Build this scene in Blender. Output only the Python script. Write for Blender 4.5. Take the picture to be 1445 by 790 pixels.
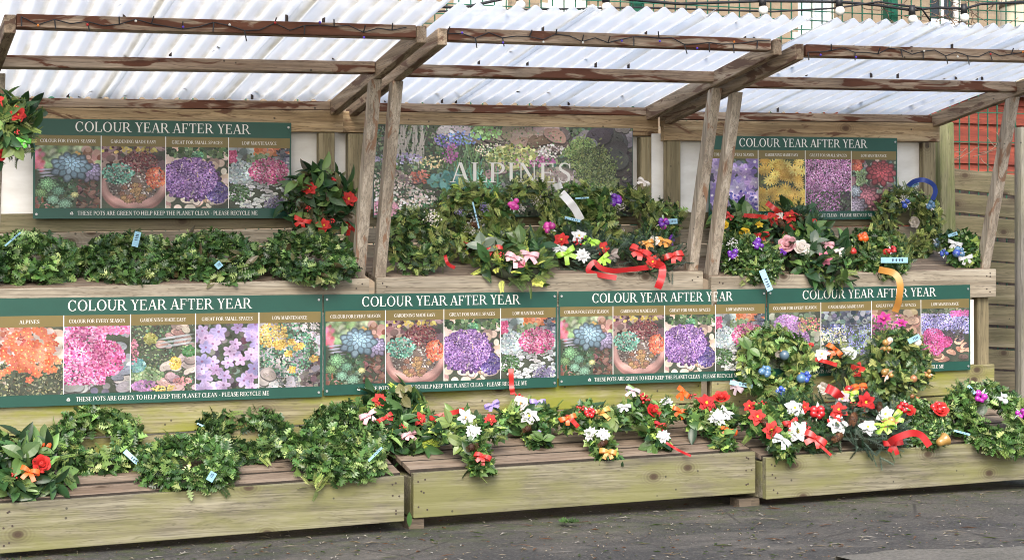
import bpy, math, random
import numpy as np
from mathutils import Vector, Matrix, noise as mnoise
for o in list(bpy.data.objects): bpy.data.objects.remove(o)
SC = bpy.context.scene
COL = SC.collection
random.seed(7); RNG = np.random.default_rng(7)
R = math.radians

# ------------------------------------------------------------------ camera, light, exposure
H = 1.087                     # eye height over the ground datum
FPX, YAW, PITCH = 2503.5, 0.375, 0.012
cam = bpy.data.cameras.new('camera'); camo = bpy.data.objects.new('camera', cam); COL.objects.link(camo)
camo.location = (0, 0, H); camo.rotation_euler = (math.pi/2 + PITCH, 0, -YAW)
cam.sensor_width = 36; cam.lens = FPX/1445*36; cam.clip_end = 400; cam.clip_start = 0.05
SC.camera = camo
SUN_EL, SUN_AZ = R(40), R(-158)      # azimuth of the direction towards the sun, from +Y, clockwise seen from above
w = bpy.data.worlds.new('World'); SC.world = w; w.use_nodes = True
nt = w.node_tree; bg = nt.nodes['Background']
sky = nt.nodes.new('ShaderNodeTexSky'); sky.sky_type = 'NISHITA'; sky.sun_disc = False
sky.sun_elevation = SUN_EL; sky.sun_rotation = SUN_AZ; sky.dust_density = 3.0; sky.air_density = 1.0; sky.ozone_density = 1.0
nt.links.new(sky.outputs[0], bg.inputs[0]); bg.inputs[1].default_value = 0.14
sun = bpy.data.lights.new('sun', 'SUN'); suno = bpy.data.objects.new('sun', sun); COL.objects.link(suno)
sun.energy = 1.25; sun.angle = R(35); sun.color = (1, .96, .9)
_d = Vector((math.sin(SUN_AZ)*math.cos(SUN_EL), math.cos(SUN_AZ)*math.cos(SUN_EL), math.sin(SUN_EL)))
suno.rotation_euler = _d.to_track_quat('Z', 'Y').to_euler()
SC.view_settings.view_transform = 'Standard'; SC.view_settings.look = 'None'
SC.render.engine = "CYCLES"; SC.cycles.filter_width = 1.0; SC.cycles.max_bounces = 8
SC.view_settings.gamma = 1; SC.view_settings.exposure = 1.22

# ------------------------------------------------------------------ pixel rays (photo pixels, 1445 wide)
_f = np.array([math.sin(YAW)*math.cos(PITCH), math.cos(YAW)*math.cos(PITCH), math.sin(PITCH)])
_r = np.array([math.cos(YAW), -math.sin(YAW), 0.0])
_u = np.cross(_r, _f)
CAM = np.array([0, 0, H])
def ray(px, py): return _f + _r*(px-722.5)/FPX - _u*(py-395)/FPX
def at(px, py, Y):
    d = ray(px, py); return CAM + d*(Y/d[1])
def ground(px, py):
    d = ray(px, py); t = -H/(d[2]-.0176*d[0]); return CAM + d*t
def ppm(P): return FPX/float(np.dot(np.asarray(P)-CAM, _f))     # pixels per metre at a point
def gz(x): return .0176*x

# ------------------------------------------------------------------ mesh helpers
class MB:
    def __init__(s): s.v = []; s.f = []; s.c = None
    def add(s, V, F, col=None):
        n = len(s.v); s.v += [tuple(map(float, p)) for p in V]; s.f += [tuple(i+n for i in f) for f in F]
        if col is not None:
            if s.c is None: s.c = []
            if np.ndim(col) == 1: s.c += [tuple(col)]*len(V)
            else: s.c += [tuple(c) for c in col]
        return s
    def hexa(s, P, col=None):       # 8 corners: bottom 4 (ccw), top 4
        return s.add(P, [(3,2,1,0),(4,5,6,7),(0,1,5,4),(1,2,6,5),(2,3,7,6),(3,0,4,7)], col)
    def box(s, x0, x1, y0, y1, z0, z1, col=None):
        return s.hexa([(x0,y0,z0),(x1,y0,z0),(x1,y1,z0),(x0,y1,z0),(x0,y0,z1),(x1,y0,z1),(x1,y1,z1),(x0,y1,z1)], col)
    def bar(s, A, B, w, h, up=(0,0,1), col=None):
        A, B = np.array(A, float), np.array(B, float); d = B-A; d /= np.linalg.norm(d)
        u = np.array(up, float); a = np.cross(d, u); a /= np.linalg.norm(a); u = np.cross(a, d)
        a *= w/2; u *= h/2
        return s.hexa([A-a-u, A+a-u, B+a-u, B-a-u, A-a+u, A+a+u, B+a+u, B-a+u], col)
    def tube(s, pts, r, n=8, col=None, cap=True):
        pts = [np.array(p, float) for p in pts]; V = []; F = []
        rr = r if hasattr(r, '__len__') else [r]*len(pts)
        pu = None
        for i, p in enumerate(pts):
            t = pts[min(i+1, len(pts)-1)]-pts[max(i-1, 0)]; t /= (np.linalg.norm(t)+1e-12)
            ref = pu if pu is not None else (np.array([0, 0, 1.]) if abs(t[2]) < .9 else np.array([1., 0, 0]))
            a = np.cross(t, ref); a /= (np.linalg.norm(a)+1e-12); b = np.cross(a, t); pu = b
            for k in range(n):
                q = 2*math.pi*k/n; V.append(p+rr[i]*(a*math.cos(q)+b*math.sin(q)))
        for i in range(len(pts)-1):
            for k in range(n):
                F.append((i*n+k, i*n+(k+1) % n, (i+1)*n+(k+1) % n, (i+1)*n+k))
        if cap: F.append(tuple(range(n))[::-1]); F.append(tuple(range((len(pts)-1)*n, len(pts)*n)))
        return s.add(V, F, col)
    def sphere(s, C, r, n=12, m=8, col=None, sc=(1, 1, 1), ax=None):
        C = np.array(C, float); V = []; F = []
        for j in range(m+1):
            th = math.pi*j/m
            for k in range(n):
                q = 2*math.pi*k/n
                p = np.array([math.sin(th)*math.cos(q)*sc[0], math.sin(th)*math.sin(q)*sc[1], math.cos(th)*sc[2]])*r
                if ax is not None: p = ax @ p
                V.append(C+p)
        for j in range(m):
            for k in range(n):
                F.append((j*n+k, (j+1)*n+k, (j+1)*n+(k+1) % n, j*n+(k+1) % n))
        return s.add(V, F, col)
def mesh_obj(name, V, F, mat, parent=None, col=None, smooth=False, bevel=0):
    base = np.zeros(3)
    p = parent
    while p is not None:
        base = base + np.array(p.location); p = p.parent
    me = bpy.data.meshes.new(name)
    V = np.asarray(V, float)-base
    me.from_pydata(V.tolist(), [], F)
    if col is not None:
        ca = me.color_attributes.new('tone', 'FLOAT_COLOR', 'POINT')
        c = np.ones((len(V), 4), np.float32); c[:, :3] = np.asarray(col)[:, :3]
        ca.data.foreach_set('color', c.ravel())
    if smooth: me.polygons.foreach_set('use_smooth', [True]*len(me.polygons))
    me.update()
    if mat is not None: me.materials.append(mat)
    o = bpy.data.objects.new(name, me); COL.objects.link(o)
    if parent is not None: o.parent = parent
    if bevel:
        m = o.modifiers.new('bevel', 'BEVEL'); m.width = bevel; m.segments = 2; m.limit_method = 'ANGLE'
    return o
def obj(name, mb, mat, parent=None, smooth=False, bevel=0):
    return mesh_obj(name, mb.v, mb.f, mat, parent, mb.c, smooth, bevel)
def tag(o, label, cat, group=None):
    o['label'] = label; o['category'] = cat
    if group: o['group'] = group
    return o
def thing(name, label, cat, loc, group=None):
    o = bpy.data.objects.new(name, None); COL.objects.link(o); o.location = tuple(map(float, loc)); o.empty_display_size = .1
    return tag(o, label, cat, group)
def structure(o): o['kind'] = 'structure'; return o
def stuff(o): o['kind'] = 'stuff'; return o

# ------------------------------------------------------------------ materials
def lin(c):
    c = np.asarray(c, float)/255
    return np.where(c <= .04045, c/12.92, ((c+.055)/1.055)**2.4)
class NB:
    def __init__(s, name):
        s.m = bpy.data.materials.new(name); s.m.use_nodes = True; s.t = s.m.node_tree; s.n = s.t.nodes
        s.b = s.n['Principled BSDF']; s.out = s.n['Material Output']
    def N(s, typ, **kw):
        n = s.n.new(typ)
        for k, v in kw.items(): setattr(n, k, v)
        return n
    def L(s, a, b): s.t.links.new(a, b)
    def val(s, sock, v):
        if hasattr(v, 'links') or hasattr(v, 'is_output'): s.L(v, sock)
        else: sock.default_value = v
    def coords(s, scale=(1, 1, 1), kind='Object', rnd=True):
        tc = s.N('ShaderNodeTexCoord'); mp = s.N('ShaderNodeMapping'); mp.inputs['Scale'].default_value = scale
        s.L(tc.outputs[kind], mp.inputs['Vector'])
        if rnd:
            oi = s.N('ShaderNodeObjectInfo'); mm = s.N('ShaderNodeMath', operation='MULTIPLY'); mm.inputs[1].default_value = 37.0
            s.L(oi.outputs['Random'], mm.inputs[0]); cx = s.N('ShaderNodeCombineXYZ')
            for i in range(3): s.L(mm.outputs[0], cx.inputs[i])
            s.L(cx.outputs[0], mp.inputs['Location'])
        return mp.outputs[0]
    def noise(s, vec, scale=5, detail=5, rough=.6, dist=0):
        n = s.N('ShaderNodeTexNoise'); s.L(vec, n.inputs['Vector']); n.inputs['Scale'].default_value = scale
        n.inputs['Detail'].default_value = detail; n.inputs['Roughness'].default_value = rough; n.inputs['Distortion'].default_value = dist
        return n.outputs['Fac']
    def ramp(s, fac, stops, interp='LINEAR'):
        n = s.N('ShaderNodeValToRGB'); n.color_ramp.interpolation = interp
        e = n.color_ramp.elements
        while len(e) > 1: e.remove(e[-1])
        e[0].position = stops[0][0]; e[0].color = (*stops[0][1], 1) if len(stops[0][1]) == 3 else stops[0][1]
        for p, c in stops[1:]:
            x = e.new(p); x.color = (*c, 1)
        s.L(fac, n.inputs[0]); return n.outputs[0]
    def mix(s, fac, a, b, mode='MIX'):
        n = s.N('ShaderNodeMix', data_type='RGBA', blend_type=mode)
        s.val(n.inputs[0], fac)
        for sock, v in ((n.inputs[6], a), (n.inputs[7], b)):
            if hasattr(v, 'is_output'): s.L(v, sock)
            else: sock.default_value = (*v, 1)
        return n.outputs[2]
    def math(s, op, a, b=0.0):
        n = s.N('ShaderNodeMath', operation=op); s.val(n.inputs[0], a); s.val(n.inputs[1], b); return n.outputs[0]
    def bump(s, h, strength=.3, dist=.01):
        n = s.N('ShaderNodeBump'); n.inputs['Strength'].default_value = strength; n.inputs['Distance'].default_value = dist
        s.L(h, n.inputs['Height']); s.L(n.outputs[0], s.b.inputs['Normal'])
    def color(s, c):
        if hasattr(c, 'is_output'): s.L(c, s.b.inputs['Base Color'])
        else: s.b.inputs['Base Color'].default_value = (*c, 1)
    def rough(s, r): s.val(s.b.inputs['Roughness'], r); return s
def G(v): return (v, v, v)
def plain(name, c, rough=.5, metal=0.0, var=.15, scale=20, coat=0.0):
    k = NB(name); v = k.coords((1, 1, 1)); n = k.noise(v, scale, 4)
    c = np.array(c); k.color(k.ramp(n, [(.3, tuple(c*(1-var))), (.7, tuple(np.minimum(c*(1+var), .95)))]))
    k.rough(rough); k.b.inputs['Metallic'].default_value = metal; k.b.inputs['Coat Weight'].default_value = coat
    return k.m
def wood(name, cols, axis='x', knots=True, bark=None, green=None, rough=.8, grain=1.0, knotcol=(.07, .045, .025), barkamt=.55):
    """cols: dark / mid / light timber, along the given axis"""
    k = NB(name); S = {'x': (1, 1, 1), 'z': (1, 1, 1), 'y': (1, 1, 1)}
    ax = 'xyz'.index(axis)
    def sc(along, across):
        l = [across]*3; l[ax] = along; return tuple(l)
    v1 = k.coords(sc(1.0, 22)); v2 = k.coords(sc(1.6, 75)); v3 = k.coords(sc(1.6, 7)); v4 = k.coords((1, 1, 1))
    g1 = k.noise(v1, 1, 5, .6, .5); g2 = k.noise(v2, 1, 3, .7); bl = k.noise(v3, 1, 4, .6)
    c = k.ramp(g1, [(.28, cols[0]), (.5, cols[1]), (.72, cols[2])])
    c = k.mix(k.math('MULTIPLY', k.ramp(g2, [(.38, G(1)), (.54, G(0))]), .5*grain), c, tuple(np.array(cols[0])*.55))
    c = k.mix(k.ramp(g1, [(.40, G(0)), (.412, G(.6)), (.424, G(0)), (.485, G(0)), (.50, G(.75)), (.512, G(0)), (.575, G(0)), (.587, G(.6)), (.60, G(0))]), c, tuple(np.array(cols[0])*.42))
    c = k.mix(.55, c, k.ramp(bl, [(.3, G(.55)), (.7, G(1.25))]), 'MULTIPLY')
    dn = k.noise(k.coords(sc(.9, 3)), 2.2, 6, .72)
    c = k.mix(k.math('MULTIPLY', k.ramp(dn, [(.50, G(0)), (.72, G(1))]), .5*grain), c, tuple(np.array(cols[0])*.45))
    if green:
        gn = k.noise(k.coords(sc(1.4, 5)), 1.3, 5, .65)
        c = k.mix(k.math('MULTIPLY', k.ramp(gn, [(.42, G(0)), (.62, G(1))]), green[1]), c, green[0])
    if bark:
        bn = k.noise(k.coords(sc(3.0, 16)), 1, 4, .55, 1.2)
        c = k.mix(k.ramp(bn, [(barkamt-.03, G(0)), (barkamt+.03, G(1))]), c, k.mix(g1, tuple(np.array(bark)*.5), tuple(np.array(bark)*1.8)))
    if knots:
        vo = k.N('ShaderNodeTexVoronoi', voronoi_dimensions='2D'); vo.inputs['Scale'].default_value = 1
        sp_ = k.N('ShaderNodeSeparateXYZ'); k.L(k.coords((1, 1, 1)), sp_.inputs[0]); cb = k.N('ShaderNodeCombineXYZ')
        al = sp_.outputs[ax]; o1, o2 = [sp_.outputs[i] for i in range(3) if i != ax]
        k.L(k.math('MULTIPLY', al, 2.3), cb.inputs[0]); k.L(k.math('MULTIPLY', k.math('ADD', o1, o2), 3.4), cb.inputs[1]); k.L(cb.outputs[0], vo.inputs['Vector'])
        d = vo.outputs['Distance']
        c = k.mix(k.ramp(d, [(.025, G(1)), (.045, G(.75)), (.06, G(.3)), (.11, G(0))]), c, tuple(np.array(knotcol)*.8))
        ri = k.N('ShaderNodeMath', operation='SINE'); k.L(k.math('MULTIPLY', d, 170), ri.inputs[0])
        c = k.mix(k.math('MULTIPLY', k.ramp(d, [(.06, G(1)), (.2, G(0))]), k.math('MULTIPLY', k.math('ADD', ri.outputs[0], 1), .2)), c, knotcol)
    vd = k.N('ShaderNodeTexVoronoi'); vd.inputs['Scale'].default_value = 11; k.L(v4, vd.inputs['Vector'])
    c = k.mix(k.ramp(vd.outputs['Distance'], [(.045, G(.8)), (.075, G(0))]), c, (.03, .025, .02))
    k.color(c); k.rough(rough)
    k.bump(k.math('ADD', k.math('MULTIPLY', g2, .6), g1), .35, .004)
    return k.m
M = {}
M['front'] = wood('front_timber', [(.14, .122, .082), (.245, .222, .15), (.335, .31, .222)], green=((.185, .185, .062), .75), grain=1.3)
M['slat'] = wood('slat_timber', [(.15, .105, .07), (.27, .205, .15), (.38, .31, .24)])
M['lower'] = wood('mossy_timber', [(.20, .17, .09), (.33, .29, .16), (.44, .40, .29)], green=((.225, .235, .03), 1.0))
M['fascia'] = wood('fascia_timber', [(.24, .195, .135), (.37, .32, .24), (.48, .43, .345)])
M['beam'] = wood('beam_timber', [(.24, .15, .07), (.42, .30, .165), (.55, .43, .27)], knotcol=(.09, .045, .02), bark=(.10, .045, .022), barkamt=.62)
M['purlin'] = wood('purlin_timber', [(.28, .19, .125), (.46, .345, .245), (.60, .49, .38)], bark=(.11, .040, .020), knots=False, barkamt=.505)
M['rafter'] = wood('rafter_timber', [(.21, .145, .09), (.37, .275, .185), (.50, .41, .31)], axis='y', bark=(.11, .062, .04), knots=False, barkamt=.56)
M['post'] = wood('post_timber', [(.25, .20, .15), (.43, .365, .285), (.57, .505, .42)], axis='z', bark=(.20, .115, .07), knots=False, barkamt=.6)
M['backpost'] = wood('back_post_timber', [(.16, .13, .07), (.28, .23, .13), (.38, .32, .2)], axis='z')
M['fence'] = wood('fence_timber', [(.11, .088, .052), (.20, .165, .10), (.285, .245, .16)], green=((.13, .125, .05), .4))
M['slatshade'] = plain('painted_slat_gap_shade', (.035, .027, .02), .9, var=.4)  # painted shade: darkens the slats' front faces so the bench gaps read dark
M['greenpost'] = wood('green_post_timber', [(.13, .13, .06), (.22, .21, .11), (.30, .28, .17)], axis='z', green=((.13, .17, .04), .7))
M['greypost'] = wood('grey_post_timber', [(.16, .15, .13), (.27, .25, .22), (.36, .34, .30)], axis='z', green=((.2, .2, .1), .4))
M['block'] = wood('block_timber', [(.08, .06, .04), (.13, .10, .07), (.2, .16, .11)])
def white_panel():
    k = NB('white_panel'); n = k.noise(k.coords((1, 1, 3)), 3, 5, .6)
    k.color(k.ramp(n, [(.3, (.62, .60, .56)), (.6, (.78, .77, .74))])); k.rough(.6); return k.m
M['white'] = white_panel()
def roof_mat(name, tint, dirt):
    k = NB(name); k.n.remove(k.b)
    v = k.coords((1, 1, 1)); st = k.noise(k.coords((9, 1.2, 1)), 1, 5, .65); sp = k.noise(v, 6, 6, .7)
    sep = k.N('ShaderNodeSeparateXYZ'); k.L(k.coords((1, 1, 1), rnd=False), sep.inputs[0])
    wv = k.math('SINE', k.math('MULTIPLY', sep.outputs[0], 2*math.pi/.088))
    val = k.ramp(k.math('MULTIPLY', wv, -1), [(.35, G(0)), (.95, G(1))])
    f = k.math('MULTIPLY', val, k.ramp(sp, [(.34, G(.1)), (.66, G(1))]))
    c = k.mix(k.math('MULTIPLY', f, dirt), tint, (.46, .40, .25))
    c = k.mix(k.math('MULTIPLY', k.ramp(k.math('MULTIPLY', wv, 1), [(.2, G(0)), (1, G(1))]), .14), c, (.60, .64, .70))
    c = k.mix(k.math('MULTIPLY', k.ramp(st, [(.5, G(0)), (.75, G(1))]), dirt*.5), c, (.55, .50, .36))
    tr = k.N('ShaderNodeBsdfTranslucent'); k.L(c, tr.inputs[0])
    tp = k.N('ShaderNodeBsdfTransparent'); k.L(c, tp.inputs[0])
    gl = k.N('ShaderNodeBsdfPrincipled'); k.L(c, gl.inputs['Base Color']); gl.inputs['Roughness'].default_value = .3
    m1 = k.N('ShaderNodeMixShader'); m1.inputs[0].default_value = .33; k.L(tr.outputs[0], m1.inputs[1]); k.L(tp.outputs[0], m1.inputs[2])
    m2 = k.N('ShaderNodeMixShader'); m2.inputs[0].default_value = .06; k.L(m1.outputs[0], m2.inputs[1]); k.L(gl.outputs[0], m2.inputs[2])
    k.L(m2.outputs[0], k.out.inputs[0]); return k.m
M['roof'] = [roof_mat('roof_sheet_a', (.95, .95, .94), .36), roof_mat('roof_sheet_b', (.94, .955, .97), .22), roof_mat('roof_sheet_c', (.93, .95, .97), .36)]
def tone_mat(name, rough=.4, transl=0.0, spec=.5, sheen=0):
    k = NB(name); a = k.N('ShaderNodeVertexColor'); a.layer_name = 'tone'
    k.color(a.outputs[0]); k.rough(rough); k.b.inputs['Specular IOR Level'].default_value = spec
    if transl:
        tr = k.N('ShaderNodeBsdfTranslucent'); k.L(a.outputs[0], tr.inputs[0])
        m = k.N('ShaderNodeMixShader'); m.inputs[0].default_value = transl
        k.L(k.b.outputs[0], m.inputs[1]); k.L(tr.outputs[0], m.inputs[2]); k.L(m.outputs[0], k.out.inputs[0])
    return k.m
M['leaf'] = tone_mat('leaf', .30, .20, .5)
M['needle'] = tone_mat('needle', .55, .12, .4)
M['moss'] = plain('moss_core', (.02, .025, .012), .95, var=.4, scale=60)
M['petal'] = tone_mat('petal', .6, .2, .3)
M['satin'] = tone_mat('satin_ribbon', .32, .12, .5)
M['shiny'] = tone_mat('shiny_bauble', .16, 0, .8)
M['print'] = tone_mat('printed_photo', .45, 0, .4)
M['green_print'] = plain('green_print', lin((24, 74, 62)), .4, var=.12, scale=4)
M['olive_print'] = plain('olive_print', lin((112, 98, 56)), .4, var=.1, scale=4)
M['ink'] = plain('white_lettering', (.78, .76, .72), .45, var=.03)
M['cone'] = plain('pine_cone_scale', (.11, .05, .028), .7, var=.4, scale=90)
M['tagblue'] = plain('tag_blue', (.30, .55, .70), .5, var=.06)
M['tagink'] = plain('tag_ink', (.03, .05, .10), .6)
M['black'] = plain('black_cable', (.018, .018, .02), .5)
M['bulb'] = plain('bulb_glass', (.82, .80, .74), .15, var=.04)
M['mesh'] = plain('green_coated_wire', lin((24, 92, 70)), .45, var=.2)
M['rust'] = plain('rusty_screw', (.05, .035, .028), .7)
M['screw'] = plain('screw_head', (.45, .45, .44), .4, metal=.7)
# ------------------------------------------------------------------ ground
def build_ground():
    k = NB('asphalt'); v = k.coords((1, 1, 1), rnd=False)
    fine = k.noise(v, 70, 5, .75); mid = k.noise(v, 9, 6, .65); big = k.noise(v, 1.3, 5, .6)
    c = k.ramp(fine, [(.34, (.022, .021, .020)), (.55, (.052, .050, .047)), (.72, (.15, .14, .125))])
    c = k.mix(k.math('MULTIPLY', k.ramp(big, [(.44, G(0)), (.62, G(1))]), .6), c, k.ramp(fine, [(.34, (.06, .052, .042)), (.7, (.19, .17, .14))]))
    # moss creeping out from the foot of the benches
    sep = k.N('ShaderNodeSeparateXYZ'); k.L(v, sep.inputs[0])
    near = k.N('ShaderNodeMapRange'); k.L(sep.outputs[1], near.inputs[0]); near.inputs[1].default_value = 6.9; near.inputs[2].default_value = 7.8
    mo = k.math('MULTIPLY', near.outputs[0], k.ramp(mid, [(.46, G(0)), (.62, G(1))]))
    c = k.mix(k.math('MULTIPLY', mo, .85), c, (.050, .070, .016))
    wr = k.noise(k.coords((1, 1.5, 1), rnd=False), 2.1, 7, .72, .4)
    c = k.mix(k.math('MULTIPLY', k.ramp(wr, [(.50, G(0)), (.68, G(1))]), .42), c, (.20, .18, .15))
    ck = k.N('ShaderNodeTexVoronoi', feature='DISTANCE_TO_EDGE'); ck.inputs['Scale'].default_value = 1.1; k.L(k.coords((1, 1, 0), rnd=False), ck.inputs['Vector'])
    dst = k.N('ShaderNodeVectorMath', operation='ADD')
    c = k.mix(k.math('MULTIPLY', k.ramp(ck.outputs['Distance'], [(.004, G(1)), (.012, G(0))]), k.ramp(big, [(.45, G(0)), (.6, G(.7))])), c, (.015, .014, .012))
    vo = k.N('ShaderNodeTexVoronoi'); vo.inputs['Scale'].default_value = 38; k.L(v, vo.inputs['Vector'])
    c = k.mix(k.ramp(vo.outputs['Distance'], [(.06, G(.5)), (.11, G(0))]), c, (.22, .20, .16))
    k.color(c); k.rough(.85); k.bump(k.math('ADD', fine, k.math('MULTIPLY', mid, .8)), .7, .008)
    nx, ny = 60, 40; V = []; F = []
    xs = np.concatenate([np.linspace(-60, -4, 10), np.linspace(-3, 10, 40), np.linspace(12, 70, 10)])
    ys = np.concatenate([np.linspace(-40, 4, 8), np.linspace(4.5, 12, 24), np.linspace(14, 110, 8)])
    for y in ys:
        for x in xs: V.append((x, y, gz(x)+.012*mnoise.noise(Vector((x*.9, y*.9, 0)))))
    for j in range(len(ys)-1):
        for i in range(len(xs)-1):
            a = j*len(xs)+i; F.append((a, a+1, a+1+len(xs), a+len(xs)))
    structure(mesh_obj('ground', V, F, k.m, smooth=True))
    # pale concrete strip at the near right
    k = NB('concrete'); v = k.coords((1, 1, 1), rnd=False); f = k.noise(v, 90, 4, .7); b = k.noise(v, 3, 5)
    k.color(k.mix(.4, k.ramp(k.noise(v, 60, 6, .75), [(.36, (.04, .038, .032)), (.66, (.22, .20, .17))]), k.ramp(b, [(.3, (.09, .088, .065)), (.7, (.20, .185, .155))]))); k.rough(.9)
    k.bump(f, .5, .006)
    A = ground(1445, 776); B = ground(1250, 782); C = ground(1180, 790)
    n = 110; V = []; F = []
    edge = []
    for i in range(n+1):
        t = i/n; x = C[0]+(A[0]+2.5-C[0])*t
        y = np.interp(x, [C[0], B[0], A[0], A[0]+2.5], [C[1], B[1], A[1], A[1]]) + .04*mnoise.noise(Vector((x*4, 0, 3)))+.02*mnoise.noise(Vector((x*17, 0, 3)))
        edge.append((x, y))
    for x, y in edge: V.append((x, y, gz(x)+.016)); V.append((x+.1, y-2.2, gz(x)+.016)); V.append((x, y+.03, gz(x)-.03))
    for i in range(n):
        a = i*3; F.append((a, a+1, a+4, a+3)); F.append((a+2, a, a+3, a+5))
    structure(mesh_obj('path', V, F, k.m))
    # litter: twigs, needles and leaf scraps
    mb = MB(); rg = np.random.default_rng(3)
    tones = [(.22, .17, .10), (.30, .26, .19), (.05, .08, .02), (.16, .08, .04), (.4, .37, .32), (.09, .11, .03)]
    for i in range(2600):
        px = rg.uniform(-20, 1465); py = rg.uniform(690, 792)
        P = ground(px, py)
        if P[1] > 7.95 or P[1] < 5.5: continue
        L = rg.choice([.006, .012, .02, .045], p=[.45, .3, .2, .05]); a = rg.uniform(0, 6.28); wd = L*rg.uniform(.12, .6)
        dx = np.array([math.cos(a), math.sin(a), 0])*L; dy = np.array([-math.sin(a), math.cos(a), 0])*min(wd, .006)
        z = np.array([0, 0, .012+.012*mnoise.noise(Vector((P[0]*.9, P[1]*.9, 0)))]); z[2] = .012*mnoise.noise(Vector((P[0]*.9, P[1]*.9, 0)))+.005
        P = P+z; up = np.array([0, 0, rg.uniform(0, .006)])
        mb.add([P-dx, P-dy+up, P+dx, P+dy+up], [(0, 1, 2, 3)], tones[rg.integers(len(tones))])
    stuff(obj('ground_litter', mb, M['petal']))
build_ground()

# ------------------------------------------------------------------ the three stand units
W = 1.8
UNITS = [(.704, 7.672, -.053, .031), (2.548, 7.735, 0., .025), (4.352, 7.672, .020, .028)]
ULAB = ['weathered timber display stand with dirt-streaked clear roof, left of the three',
        'weathered timber display stand between two others, behind the bench of cross-shaped wreaths',
        'weathered timber display stand at the right end beside the slatted fence']
SLOPE, SSLOPE = .235, .21
ZB, ZS = -.764, .136         # top of front plank, top of fascia, relative to the eye
def zoff(X): return float(np.interp(X, [.704, 2.5, 2.55, 4.35, 6.15], [-.081, -.025, -.0225, .0, .046]))
def y0_of(X): return 7.735 if 2.53 < X < 4.35 else 7.672
def bench_z(X, Y): return H+ZB-.004+zoff(X)+SLOPE*(Y-y0_of(X))
def shelf_z(X, Y): return H+ZS-.004+zoff(X)+SSLOPE*(Y-y0_of(X)-.56)
def roofz(y): return 1.155-.129*(y-.308)
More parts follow.
